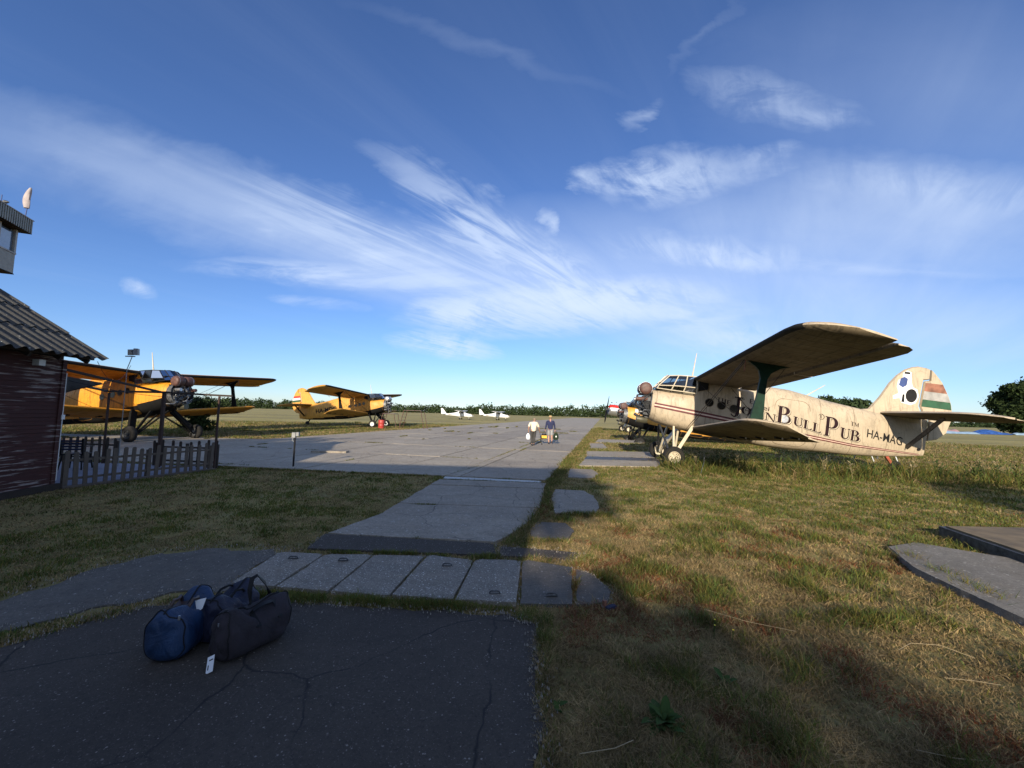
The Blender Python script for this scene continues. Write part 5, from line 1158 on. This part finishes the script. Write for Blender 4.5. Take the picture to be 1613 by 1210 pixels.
# ---------------------------------------------------------------- work gear round the second yellow biplane
dr = empty('steel_drum', (-13.05, 41.2, 0), 0, 'red steel drum standing in front of the far yellow biplane', 'drum')
MB().revolve([(0, .29), (.02, .30), (.28, .29), (.30, .305), (.32, .29), (.58, .29), (.60, .305), (.62, .29), (.87, .30), (.88, .28)], (0, 0, 0), (0, 0, 1), 20).build('barrel', simple('red_drum_paint', (.42, .05, .04), .5), dr, True)
MB().revolve([(0, .05), (.03, .05)], (.12, 0, .88), (0, 0, 1), 10).build('bung', M_BLK, dr)
def frame_stand(loc, w, d, h, label, name='work_stand', extra=False):
    R0 = empty(name, loc, rad(-8), label, 'work stand')
    for sx in (-1, 1):
        for sy in (-1, 1): MB().tube([(sx * w * .62, sy * d / 2, 0), (sx * w * .42, sy * d / 2, h)], .03, 6).build('leg', M_RUST, R0)
        MB().tube([(sx * w * .42, -d / 2, h), (sx * w * .42, d / 2, h)], .03, 6).build('crossbar', M_RUST, R0)
    for sy in (-1, 1):
        MB().tube([(-w * .42, sy * d / 2, h), (w * .42, sy * d / 2, h)], .03, 6).build('crossbar', M_RUST, R0)
        MB().tube([(-w * .58, sy * d / 2, h * .25), (-w * .43, sy * d / 2, h * .9)], .02, 6).build('brace', M_RUST, R0)
    MB().box((0, 0, h + .02), (w * .84, d, .03)).build('platform', M_STEEL, R0)
    for k in range(5): MB().tube([(-w * (.6 - .035 * k), -d / 2, h * (.12 + .17 * k)), (-w * (.6 - .035 * k), d / 2, h * (.12 + .17 * k))], .018, 5).build('rung', M_RUST, R0)
    if extra: MB().tube([(0, -d / 2, h), (0, -d / 2, h + .9), (w * .42, -d / 2, h + .9)], .02, 6).build('guard_rail', M_STEEL, R0)
frame_stand((-10.2, 42.8, 0), 2.2, 1.0, 1.9, 'spindly rust brown steel work stand out in the grass right of the far yellow biplane')
frame_stand((-12.9, 43.6, 0), 1.5, 1.0, 1.5, 'grey and brown step stand under the nose of the far yellow biplane', extra=True)
# derelict tail piece behind the cream aeroplane, tarpaulined aircraft far right
jd = empty('scrap_airframe', (18.5, 20.5, 0), rad(10), 'grey and black scrap airframe piece on trestles behind the cream tail', 'scrap part')
mb = MB(); mb.loft([[(x, r_ * math.cos(a), 1.45 + dz + r_ * .8 * math.sin(a)) for a in np.linspace(0, 2 * math.pi, 14, endpoint=False)] for x, r_, dz in ((-1.6, .12, .1), (-1.0, .34, .05), (-.2, .38, 0), (.5, .2, -.05), (.9, .06, -.05))]); mb.build('shell', M_ALU, jd, True)
MB().prism([(.4, 1.15), (1.3, 1.30), (1.75, .98), (.9, 1.0), (-.9, .98), (-1.0, 1.1)], (0, 0, 0), (1, 0, 0), (0, 0, 1), (0, 1, 0), .2).build('bracket', M_BLK, jd)
for sx in (-1.1, .3):
    for sy in (-.3, .3): MB().tube([(sx + .1, sy * 1.6, 0), (sx, sy * .5, 1.15)], .03, 6).build('leg', M_STEEL, jd)
M_TARP = simple('blue_tarpaulin', (.03, .09, .30), .5, vary=.5, vs=2); M_TARPL = simple('pale_blue_tarpaulin', (.30, .42, .52), .5, vary=.25, vs=2)
def tarp(loc, L, w, h, mat, label, seed, rz=0):
    R0 = empty('covered_aircraft', loc, rad(rz), label, 'covered aircraft', 'tarpaulin covered aircraft at the far right'); rings = []; rr = random.Random(seed); ph = rr.uniform(0, 6)
    for i in range(15):
        t = i / 14; e = math.sin(math.pi * (t * .94 + .03)) ** .6; hh = h * e * (.75 + .25 * math.sin(ph + t * 7))
        rings.append([(L * (t - .5), w * e * f + .1 * math.sin(9 * t + f * 3), max(.02, hh * (1 - abs(f) ** 1.7) + .04)) for f in np.linspace(-1, 1, 11)])
    MB().loft(rings, False, False).build('tarpaulin', mat, R0, True)
    MB().tube([(L * .3, 0, 0), (L * .3, 0, h * .6)], .06, 6).build('support', M_STEEL, R0)
tarp((98, 90.0, 0), 9, 2.2, .8, M_TARPL, 'pale blue tarpaulin over a low wing shape, leftmost of the covered aircraft', 1, -6)
tarp((108, 92, 0), 8, 2.4, 1.15, M_TARP, 'deep blue tarpaulin covered aircraft between two paler covered shapes', 2, -4)
tarp((103.5, 96, 0), 3, 1.6, 1.3, simple('faded_pink_cover', (.34, .20, .20), .8), 'faded pink covered shape between the blue tarpaulins', 3)
tarp((114, 91, 0), 4, 1.8, .8, M_TARPL, 'small pale blue covered shape beneath the big dark tree', 4)
# ---------------------------------------------------------------- people
def skin_obj(name, mat, parent, joints, edges, root=0, sub=2, fn=None):
    me = bpy.data.meshes.new(name); me.from_pydata([fn(Vector(j[:3])) if fn else j[:3] for j in joints], edges, []); me.materials.append(mat)
    o = bpy.data.objects.new(name, me); C.objects.link(o); o.parent = parent
    md = o.modifiers.new('Skin', 'SKIN'); md.use_smooth_shade = True
    sv = me.skin_vertices[0].data
    for i, j in enumerate(joints):
        r_ = j[3]; sv[i].radius = (r_, j[4] if len(j) > 4 else r_); sv[i].use_root = (i == root)
    s2 = o.modifiers.new('Sub', 'SUBSURF'); s2.levels = sub; s2.render_levels = sub
    return o
M_SKIN = simple('skin', (.42, .23, .16), .6, vary=.08); M_SHIRT = simple('cream_shirt_cloth', (.66, .60, .46), .9, vary=.12, vs=8); M_TROUS = simple('charcoal_trouser_cloth', (.045, .043, .042), .9)
M_SWEAT = simple('navy_jumper', (.018, .024, .07), .9); M_SHORT = simple('grey_shorts_cloth', (.30, .31, .32), .9); M_STRAW = simple('straw_hat', (.42, .30, .14), .8); M_HAIR = simple('grey_brown_hair', (.20, .15, .11), .9); M_SHOE = simple('dark_shoe', (.02, .02, .02), .6)
def hand(o_par, wrist, d, side):
    """palm, four curled fingers and a thumb grown from the wrist"""
    w = Vector(wrist); d = Vector(d).normalized(); f = Vector((0, 1, 0)); s_ = Vector((side, 0, 0)); J = [(*w, .024, .018), (*(w + d * .07), .034, .018)]; E_ = [(0, 1)]
    for k, (off, L_) in enumerate(((-.026, .07), (-.009, .08), (.009, .076), (.026, .06))):
        b = w + d * .085 + f * off; J.append((*b, .010)); E_.append((1, len(J) - 1)); J.append((*(b + d * L_ * .5 - s_ * .005), .009)); E_.append((len(J) - 2, len(J) - 1)); J.append((*(b + d * L_ * .7 - s_ * .03), .008)); E_.append((len(J) - 2, len(J) - 1))
    b = w + d * .03 + f * .03; J.append((*b, .012)); E_.append((0, len(J) - 1)); J.append((*(b + d * .035 + f * .018 - s_ * .01), .010)); E_.append((len(J) - 2, len(J) - 1))
    return J, E_
def person(loc, rz, label, P):
    R0 = empty('person', loc, rad(rz), label, 'person', 'two people walking away along the taxiway')
    hip, chest, neck, head = [Vector(P[k]) for k in ('hip', 'chest', 'neck', 'head')]
    J = [(*hip, .13, .10), (*hip.lerp(chest, .5), .125, .09), (*chest, .15, .10), (*neck, .055), (*neck.lerp(head, .35), .055), (*(head - Vector((0, 0, .02))), .075, .088), (*(head + Vector((0, 0, .07))), .078, .092), (*(head + Vector((0, 0, .12))), .05)]
    E_ = [(i, i + 1) for i in range(7)]
    def chain(start, pts):
        p = start
        for q in pts: J.append(q); E_.append((p, len(J) - 1)); p = len(J) - 1
        return p
    for s_, k in ((-1, 'L'), (1, 'R')):
        sh, el, wr = P['arm' + k]; e_ = chain(2, [(*sh, .055), (*Vector(sh).lerp(Vector(el), .5), .046), (*el, .038), (*Vector(el).lerp(Vector(wr), .4), .037), (*wr, .025)])
        HJ, HE = hand(None, wr, Vector(wr) - Vector(el), s_); base = len(J); J.extend(HJ[1:]); 
        for a, b in HE: E_.append((e_ if a == 0 else base + a - 1, base + b - 1))
        kn, an_, toe = P['leg' + k]; h0 = hip + Vector((s_ * .09, 0, -.05)); chain(0, [(*h0, .088), (*h0.lerp(Vector(kn), .55), .075), (*kn, .056), (*Vector(kn).lerp(Vector(an_), .35), .055), (*an_, .034), (*toe, .034, .026)])
    skin_obj('body', M_SKIN, R0, J, E_)
    # face: nose, ears and eyes on the forward side
    MB().revolve([(0, .016), (.03, .006)], head + Vector((0, .085, .02)), (0, 1, -.2), 8).build('nose', M_SKIN, R0, True)
    for s_ in (-1, 1):
        MB().revolve([(-.008, .012), (0, .028), (.01, .018)], head + Vector((s_ * .08, 0, .02)), (s_, 0, 0), 10).build('ear', M_SKIN, R0, True)
        MB().revolve([(0, .010), (.006, .006)], head + Vector((s_ * .03, .084, .045)), (0, 1, 0), 8).build('eye', M_BLK, R0)
    MB().box(head + Vector((0, .086, -.03)), (.04, .008, .008)).build('mouth', M_FRED, R0)
    # shirt and legwear as looser shells of the same pose
    sl = P['sleeve']; J2 = [(*(hip + Vector((0, 0, P['hem']))), .165, .125), (*hip.lerp(chest, .5), .165, .125), (*chest, .18, .125), (*(neck - Vector((0, 0, .03))), .075)]; E2 = [(0, 1), (1, 2), (2, 3)]
    for k in 'LR':
        sh, el, wr = [Vector(q) for q in P['arm' + k]]; pts = [(*sh, .078), (*sh.lerp(el, .55), .068)]
        pts += [(*sh.lerp(el, .95), .075)] if sl < 1 else [(*el, .055), (*el.lerp(wr, .5), .05), (*el.lerp(wr, .93), .042)]
        p = 2
        for q in pts: J2.append(q); E2.append((p, len(J2) - 1)); p = len(J2) - 1
    skin_obj('shirt', P['shirt'], R0, J2, E2, 1)
    J3 = [(*(hip + Vector((0, 0, .06))), .15, .115)]; E3 = []
    for s_, k in ((-1, 'L'), (1, 'R')):
        kn, an_, toe = [Vector(q) for q in P['leg' + k]]; h0 = hip + Vector((s_ * .09, 0, -.06)); pts = [(*h0, .105), (*h0.lerp(kn, .6), .095)]
        pts += [(*h0.lerp(kn, .92), .092)] if P['short'] else [(*kn, .078), (*kn.lerp(an_, .5), .07), (*kn.lerp(an_, .95), .066)]
        p = 0
        for q in pts: J3.append(q); E3.append((p, len(J3) - 1)); p = len(J3) - 1
        sh_ = MB(); t = Vector(toe); a = Vector(an_); dd = (t - a); dd.z = 0; dd.normalize(); side_ = Vector((dd.y, -dd.x, 0)); heel = Vector((a.x, a.y, a.z - .07)) - dd * .06; lift = max(0, a.z - .09)
        rings = []
        for t_, w_, h_ in ((0, .035, .07), (.06, .042, .09), (.14, .046, .07), (.22, .05, .05), (.28, .03, .03)):
            c = heel + dd * t_; z0 = c.z - .005 - (lift * .5) * (t_ / .28); rings.append([Vector((c.x, c.y, z0)) + side_ * w_ * math.cos(q) + Vector((0, 0, h_ * .5 * (1 + math.sin(q)))) for q in np.linspace(0, 2 * math.pi, 12, endpoint=False)])
        sh_.loft(rings).build('shoe', M_SHOE, R0, True)
    skin_obj('shorts' if P['short'] else 'trousers', P['leg_mat'], R0, J3, E3)
    hc = head + Vector((0, -.012, .065)); n_ = 16
    if P['hat']:
        MB().revolve([(-.01, .10), (0, .145), (.012, .145), (.015, .10), (.08, .095), (.11, .05)], hc + Vector((0, 0, .01)), (0, .1, 1), 20).build('hat', M_STRAW, R0, True)
        MB().revolve([(-.09, .05), (-.06, .088), (0, .096), (.02, .09)], hc, (0, .1, 1), 16).build('hair', M_HAIR, R0, True)
    else:
        MB().revolve([(-.07, .05), (-.04, .086), (.02, .096), (.06, .082), (.088, .04), (.094, .005)], hc, (0, -.15, 1), 16).build('hair', M_HAIR, R0, True)
    return R0
p1 = dict(hip=(0, 0, .88), chest=(.03, .12, 1.25), neck=(.05, .19, 1.40), head=(.07, .27, 1.46), armL=((-.19, .10, 1.32), (-.27, .08, 1.06), (-.27, .20, .84)), armR=((.22, .14, 1.30), (.33, .16, 1.05), (.38, .30, .86)),
          legL=((-.09, .05, .48), (-.08, -.06, .09), (-.09, .10, .03)), legR=((.06, .02, .48), (.05, .0, .09), (.06, .16, .03)), sleeve=.5, hem=-.10, short=False, shirt=M_SHIRT, leg_mat=M_TROUS, hat=False)
P1 = person((1.33, 24.1, .034), 0, 'stooping person in cream short sleeved shirt and dark trousers walking with a stick', p1)
p2 = dict(hip=(0, 0, .93), chest=(0, .03, 1.30), neck=(0, .05, 1.48), head=(0, .07, 1.60), armL=((-.20, .03, 1.40), (-.26, .02, 1.12), (-.30, .10, .88)), armR=((.20, .03, 1.40), (.27, .02, 1.12), (.30, .08, .88)),
          legL=((-.09, .12, .50), (-.08, -.02, .11), (-.08, .14, .07)), legR=((.10, .02, .50), (.09, -.22, .20), (.09, -.12, .07)), sleeve=1, hem=-.06, short=True, shirt=M_SWEAT, leg_mat=M_SHORT, hat=True)
P2 = person((2.47, 25.6, .034), 0, 'upright person in navy jumper, grey shorts and straw hat carrying a bag in each hand', p2)
def carried(loc, label, name, w, h, d, mat, strap_h, decal=None, dm=None):
    R0 = empty(name, loc, 0, label, 'bag'); rings = []
    for t in np.linspace(0, 1, 9):
        e = math.sin(math.pi * (.12 + .76 * t)) ** .5; rings.append([(w / 2 * e * math.cos(a) * (1.1 - .3 * t), d / 2 * e * math.sin(a), h * t) for a in np.linspace(0, 2 * math.pi, 14, endpoint=False)])
    MB().loft(rings).build('bag_body', mat, R0, True)
    for sy in (-1, 1): MB().tube([(-w * .3, sy * .03, h * .85), (0, sy * .012, h + strap_h), (w * .3, sy * .03, h * .85)], .012, 6).build('strap', M_BLK, R0, True)
    if decal: MB().box((0, -d / 2 - .002, h * decal[0]), (w * decal[1], .02, h * decal[2])).build('printed_panel', dm, R0)
    return R0
zb_ = .034
carried((2.10, 25.72, zb_ + .30), 'black holdall with yellow printed panel carried by the person in the straw hat', 'holdall', .42, .34, .2, M_BLK, .16, (.42, .8, .5), simple('yellow_print', (.70, .42, .05), .7))
carried((2.84, 25.70, zb_ + .27), 'dark green rucksack with a small white spot carried by the person in shorts', 'rucksack', .36, .42, .22, simple('dark_green_canvas', (.02, .035, .02), .9), .12, (.5, .22, .2), M_WHITE)
R0 = carried((1.04, 24.32, zb_ + .34), 'white plastic carrier bag held in the left hand of the stooping person', 'carrier_bag', .26, .36, .12, simple('white_plastic', (.62, .66, .72), .4), .06)
ck = empty('walking_stick', (1.76, 24.46, zb_), 0, 'thin dark walking stick in the right hand of the stooping person', 'walking stick')
MB().tube([(.12, .1, 0), (-.03, -.04, .80)], .014, 7).build('shaft', M_BLK, ck, True); MB().tube([(-.03, -.04, .80), (-.04, -.05, .84), (-.03, .02, .86), (-.02, .07, .83)], .016, 7).build('handle', M_DWOOD, ck, True)

# ---------------------------------------------------------------- luggage in the foreground
def cloth(name, c, rough=.75, sheen=0):
    t = NT(name); n = t.noise(5, 6, .65, dist=.6); w = t.noise(260, 2)
    t.set('Base Color', t.mix(t.rmp(n, .3, .7), tuple(x * .6 for x in c) + (1,), tuple(x * 1.4 for x in c) + (1,))); t.set('Roughness', rough)
    t.bump(t.mul(t.noise(7, 6, .7, dist=1.2), t.mul(w, .03), 'ADD'), .6, .035); return t.m
M_BAGB = cloth('blue_waxed_cloth', (.009, .031, .085), .5); M_BAGN = cloth('navy_waxed_cloth', (.008, .011, .032), .55); M_BAGK = cloth('plum_black_cloth', (.020, .016, .022), .85); M_LEATH = simple('dark_brown_leather', (.05, .028, .022), .5, vary=.4, vs=20); M_TAG = simple('white_paper_tag', (.75, .77, .8), .6, vary=.04)
def soft_bag(name, loc, rz, L, w, h, mat, label, seed, lean=0., sag=.12, ends=.75, pinch=.42):
    """holdall: long axis local Y, soft creased body on a flat base"""
    R0 = empty(name, loc, rad(rz), label, 'bag', 'travel bags dropped on the asphalt'); rr = random.Random(seed); rings = []; nU, nV = 26, 36; ph = [rr.uniform(0, 6) for _ in range(8)]
    def P(t, a):
        e = (1 - abs(2 * t - 1) ** 3.2) ** .5 * (1 - ends) + ends if 0 < t < 1 else ends * .9
        e2 = min(1, .35 + 6 * min(t, 1 - t)) if (t < .12 or t > .88) else 1
        c, s_ = math.cos(a), math.sin(a); hw = w / 2 * (1 - pinch * max(0, s_) ** 1.3) * e * e2 ** .5; hh = h * (1 - sag * math.sin(math.pi * t) ** 2 * .6 + .10 * math.cos(2 * math.pi * t))
        x = hw * math.copysign(abs(c) ** .75, c); z = hh / 2 * (1 + math.copysign(abs(s_) ** .62, s_) * (e2 ** .35))
        z = max(z, 0.0)
        cr = .020 * abs(math.sin(8 * t + 2.2 * a + ph[4])) * (s_ > 0) + .010 * math.sin(9 * t + 3 * a + ph[0]) + .008 * math.sin(17 * t - 5 * a + ph[1]) + .006 * math.sin(5 * a + 23 * t + ph[2]) + .012 * math.sin(4 * t * math.pi + ph[3]) * max(0, s_) + .010 * (vnoise(t * 9 + seed, a * 2.2, 1.0, 3) - .5) * 2
        k = 1 if s_ > -.8 else 0
        return Vector((x * (1 + cr * 3 * k) + lean * z, L * (t - .5) + cr * k * .8, z * (1 + cr * 2.2 * k)))
    for t in np.linspace(0, 1, nU): rings.append([P(t, 2 * math.pi * k / nV) for k in range(nV)])
    mb = MB(); mb.loft(rings); b = mb.build('bag_body', mat, R0, True, None, 60); s2 = b.modifiers.new('Sub', 'SUBSURF'); s2.levels = 1; s2.render_levels = 1
    # piping along both ends and a zip line over the top
    for t in (.075, .925): MB().tube([P(t, 2 * math.pi * k / 40) * 1.0 + Vector((0, 0, .003)) for k in range(41)], .0045, 5, False).build('piping', M_BLK, R0, True)
    MB().tube([P(t, math.pi / 2) + Vector((0, 0, .003)) for t in np.linspace(.05, .95, 24)], .006, 5).build('zip', M_BLK, R0, True)
    return R0, P
# blue bag
B1, P_ = soft_bag('travel_bag', (-2.50, 3.30, .014), 8, .50, .31, .33, M_BAGB, 'blue waxed holdall with brown leather handles, leftmost of the three bags', 3, -.06, .02, .86, .34)
for t0, t1 in ((.34, .66),):
    for a in (rad(62), rad(118)):
        pa, pb = P_(t0, a), P_(t1, a); q = [pa - Vector((0, 0, .06)) * 1.0, pa, pa.lerp(pb, .25) + Vector((.01, 0, .05)), pa.lerp(pb, .5) + Vector((.02, 0, .045)), pa.lerp(pb, .75) + Vector((.01, 0, .05)), pb, pb - Vector((0, 0, .06))]
        MB().tube(q, .012, 8).build('handle', M_LEATH, B1, True)
q = MB(); 
for i in range(9):
    t = .30 + i * .05; a0, a1 = P_(t, rad(80)), P_(t, rad(130)); q.add([a0 + Vector((0, 0, .008)), a1 + Vector((-.002, 0, .008))], [])
q.f = [(2 * i, 2 * i + 1, 2 * i + 3, 2 * i + 2) for i in range(8)]; q.mi = [0] * 8; q.build('leather_flap', M_LEATH, B1, True)
MB().box(P_(.10, rad(40)) + Vector((.0, -.012, .0)), (.012, .012, .03)).build('zip_pull', M_ALU, B1)
# navy bag with a white label
B2, P_ = soft_bag('travel_bag', (-2.33, 3.52, .014), -4, .44, .31, .315, M_BAGN, 'navy holdall with a white paper label, standing between the other two bags', 8, .05, .03, .82, .30)
for a in (rad(64), rad(116)):
    pa, pb = P_(.3, a), P_(.7, a); MB().tube([pa - Vector((0, 0, .05)), pa, pa.lerp(pb, .3) + Vector((0, 0, .035)), pa.lerp(pb, .7) + Vector((.01, 0, .03)), pb, pb - Vector((0, 0, .05))], .010, 8).build('handle', M_BLK, B2, True)
c = P_(.05, rad(118)) + Vector((-.05, -.03, .02)); lab = MB(); lab.add([c + Vector((-.012, 0, -.005)), c + Vector((.020, -.012, -.092)), c + Vector((.058, -.006, -.055)), c + Vector((.075, .004, .022)), c + Vector((.062, .006, .018)), c + Vector((.01, .002, .004))], [(0, 1, 2, 5), (5, 2, 3, 4)])
lo = lab.build('paper_label', M_TAG, B2); sm = lo.modifiers.new('Solid', 'SOLIDIFY'); sm.thickness = .001
# plum black bag
B3, P_ = soft_bag('travel_bag', (-2.0, 3.33, .014), -28, .54, .33, .31, M_BAGK, 'black soft holdall with looped handles and a white luggage tag, rightmost of the three bags', 5, .03, -.10, .66, .42)
def strap(pts, w, mat, name, parent):
    pts = [Vector(p) for p in pts]; mb = MB(); rings = []
    for i, p in enumerate(pts):
        d = (pts[min(i + 1, len(pts) - 1)] - pts[max(i - 1, 0)]).normalized(); s_ = d.cross(Vector((0.2, .1, 1))).normalized() if abs(d.z) < .95 else Vector((0, 1, 0)); n_ = s_.cross(d)
        rings.append([p + s_ * w + n_ * .003, p - s_ * w + n_ * .003, p - s_ * w - n_ * .003, p + s_ * w - n_ * .003])
    mb.loft(rings); return mb.build(name, mat, parent, True, None, 50)
for a, t0, t1, top in ((rad(60), .42, .70, .03), (rad(118), .50, .80, .17)):
    pa, pb = P_(t0, a), P_(t1, a); low0, low1 = P_(t0 - .03, a - .9 if a < 1.57 else a + .9), P_(t1 + .03, a - .9 if a < 1.57 else a + .9)
    up_ = Vector((-.05 if a > 1.57 else .02, -.02, top)); strap([low0 * 1.01, pa * 1.02, pa.lerp(pb, .10) + up_ * .6, pa.lerp(pb, .32) + up_, pa.lerp(pb, .6) + up_ * 1.05, pa.lerp(pb, .88) + up_ * .6, pb * 1.02, low1 * 1.01], .019, M_BLK, 'handle', B3)
MB().box(P_(.03, rad(75)) + Vector((0, -.014, -.05)), (.012, .008, .045)).build('zip_pull', M_ALU, B3)
c = P_(0, rad(150)); tagm = MB(); Rt = Matrix.Rotation(rad(24), 3, 'Z') @ Matrix.Rotation(rad(-28), 3, 'Y') @ Matrix.Rotation(rad(55), 3, 'X')
cc = Vector((.075, -.315, .045)); tagm.box(cc, (.055, .105, .003), Rt); tg = tagm.build('luggage_tag', M_TAG, B3)
for (ux_, uy_, sx, sy) in ((-.012, -.018, .006, .03), (.006, .026, .03, .007)): MB().box(cc + Rt @ Vector((ux_, uy_, .003)), (sx, sy, .002), Rt).build('tag_print', M_BLK, tg)
MB().tube([cc + Rt @ Vector((0, .05, 0)), cc + Vector((.01, .05, .06)), P_(.03, rad(100))], .0025, 5).build('tag_cord', M_BLK, B3)

# ---------------------------------------------------------------- plants and litter in the grass
def leafy(loc, n, L, label, seed, tall=.5, width=.3, name='broadleaf_weed', wide=None, cat='plant', group=None):
    R0 = empty(name, loc, 0, label, cat, group); rr = random.Random(seed)
    for k in range(n):
        a = rr.uniform(0, 6.283); el = rr.uniform(.35, 1.15); l = L * rr.uniform(.6, 1.1); w = l * width; d = Vector((math.cos(a) * math.cos(el), math.sin(a) * math.cos(el), math.sin(el))); s_ = Vector((-math.sin(a), math.cos(a), 0)); V = []; m_ = 6
        for i in range(m_ + 1):
            t = i / m_; c = d * l * t + Vector((0, 0, -l * .35 * t * t)); ww = w * .5 * math.sin(math.pi * min(1, .05 + t * .95)) ** .8 + .001; upv = s_.cross(d)
            V += [c - s_ * ww - upv * ww * .25, c, c + s_ * ww - upv * ww * .25]
        fs = [];
        for i in range(m_): fs += [(3 * i, 3 * i + 1, 3 * i + 4, 3 * i + 3), (3 * i + 1, 3 * i + 2, 3 * i + 5, 3 * i + 4)]
        off = Vector((rr.uniform(-.04, .04), rr.uniform(-.04, .04), 0)); MB().add([v + off for v in V], fs).build('leaf', M_DOCK, R0, True)
    return R0
leafy((.98, 2.62, 0), 34, .21, 'clump of broad green dock leaves in the foreground grass', 2, width=.27)
leafy((1.55, 3.05, 0), 7, .13, 'small dock plant with upright leaves just behind the larger clump', 4, width=.36)
leafy((1.35, 2.2, 0), 9, .11, 'low leafy weed at the lower right of the dock clump', 6, width=.4)
leafy((.35, 2.75, 0), 6, .10, 'tiny leafy weed beside the asphalt edge', 9, width=.34)
rr = random.Random(12)
def tall_weed(i, x, y, h, kind):
    lab = 'tall ragged weeds growing under and beside the cream biplane'
    R0 = empty('tall_weed', (x, y, 0), rr.uniform(0, 6), lab, 'weed', 'tall weeds round the cream biplane'); mb = MB(); lf = MB()
    for s_ in range(rr.randint(2, 4)):
        a = rr.uniform(0, 6.28); ln = rr.uniform(.05, .3) * h; p = [Vector((math.cos(a) * ln * t * t, math.sin(a) * ln * t * t, h * t * rr.uniform(.9, 1.0))) for t in (0, .35, .7, 1)]
        mb.tube(p, [.006, .005, .004, .002], 4)
        for k in range(9 if kind else 5):
            t = rr.uniform(.15, 1); j = min(2, int(t * 3)); c = p[j].lerp(p[j + 1], t * 3 - j); b = rr.uniform(0, 6.28); d = Vector((math.cos(b), math.sin(b), rr.uniform(-.1, .9))).normalized(); l = rr.uniform(.06, .16) * (.6 + h); w = Vector((-d.y, d.x, 0)) * l * .16
            lf.add([c, c + d * l * .5 + w, c + d * l, c + d * l * .5 - w], [(0, 1, 2, 3)])
    mb.build('stem', M_DRY if not kind else M_DOCK, R0); lf.build('leaves', M_DRY if not kind else M_WEED, R0)
M_DRY = simple('dry_straw', (.30, .24, .13), .9, vary=.3); M_WEED = mat_leaf('weed_leaves', (.03, .06, .015), (.09, .13, .04), False, .25)
for i in range(120):
    t = rr.random(); x = 6.6 + t * 12.0; y = 15.6 - .13 * (x - 6.6) + rr.gauss(0, .75)
    if y > 17.6 - .18 * (x - 6.74): y -= .8
    tall_weed(i, x, y, rr.uniform(.25, .74), rr.random() < .72)
# dry straws
def straw(pts, label, r_=.0019):
    o = MB().tube([Vector(p) for p in pts], r_, 5).build('dry_straw', M_STRAWM, None, True); return tag(o, label, 'straw')
M_STRAWM = simple('pale_dry_stalk', (.34, .27, .16), .8, vary=.15)
straw([(1.9, 4.05, .06), (2.2, 3.85, .05), (2.55, 3.72, .04)], 'pale straw lying on the bare patch of lawn')
straw([(3.2, 3.45, .05), (3.35, 3.5, .08), (3.55, 3.46, .09), (3.72, 3.36, .05)], 'bent dry grass stem near the raised slab corner')
straw([(3.2, 3.1, .05), (3.35, 3.04, .07), (3.55, 3.05, .04)], 'second dry stem lying lower right of the bent one')
straw([(.42, 2.35, .05), (.62, 2.38, .06), (.74, 2.44, .06)], 'short dry stalk by the asphalt edge')
straw([(1.0, 2.15, .04), (1.45, 2.08, .06), (1.9, 2.12, .04)], 'long reddish stalk at the bottom of the lawn')
straw([(2.35, 2.45, .04), (2.5, 2.37, .06), (2.7, 2.4, .03)], 'dry stalk in the lower right grass')
tag(MB().tube([(6.15, 13.3, .0), (6.4, 13.7, .22), (6.75, 14.3, .36), (6.9, 14.6, .62)], .007, 6).build('bent_rod', M_STEEL, None, True), 'pale bent rod sticking out of the grass below the cream lower wing', 'rod')
lt = empty('litter', (1.02, 4.12, .0), rad(30), 'small scrap of blue and red litter at the end of the slab row', 'litter')
MB().box((0, 0, .02), (.12, .05, .03)).build('blue_piece', M_NAVY, lt); MB().box((-.05, .03, .05), (.03, .03, .07)).build('red_piece', M_FRED, lt)
for i, (x, y) in enumerate(((1.83, 3.72), (1.9, 3.55), (1.78, 3.62), (4.9, 6.0))):
    f = empty('yellow_flower', (x, y, 0), 0, 'tiny yellow flower head in the right hand grass' if i < 3 else 'lone yellow flower near the raised slab', 'flower', 'tiny yellow flowers')
    MB().tube([(0, 0, 0), (.01, 0, .12)], .003, 4).build('stem', M_DOCK, f); MB().revolve([(0, .003), (.003, .009), (.007, .004)], (.01, 0, .12), (0, 0, 1), 8).build('head', simple('yellow_petal%d' % i, (.7, .55, .04), .7), f)
print('objects', len(bpy.data.objects))
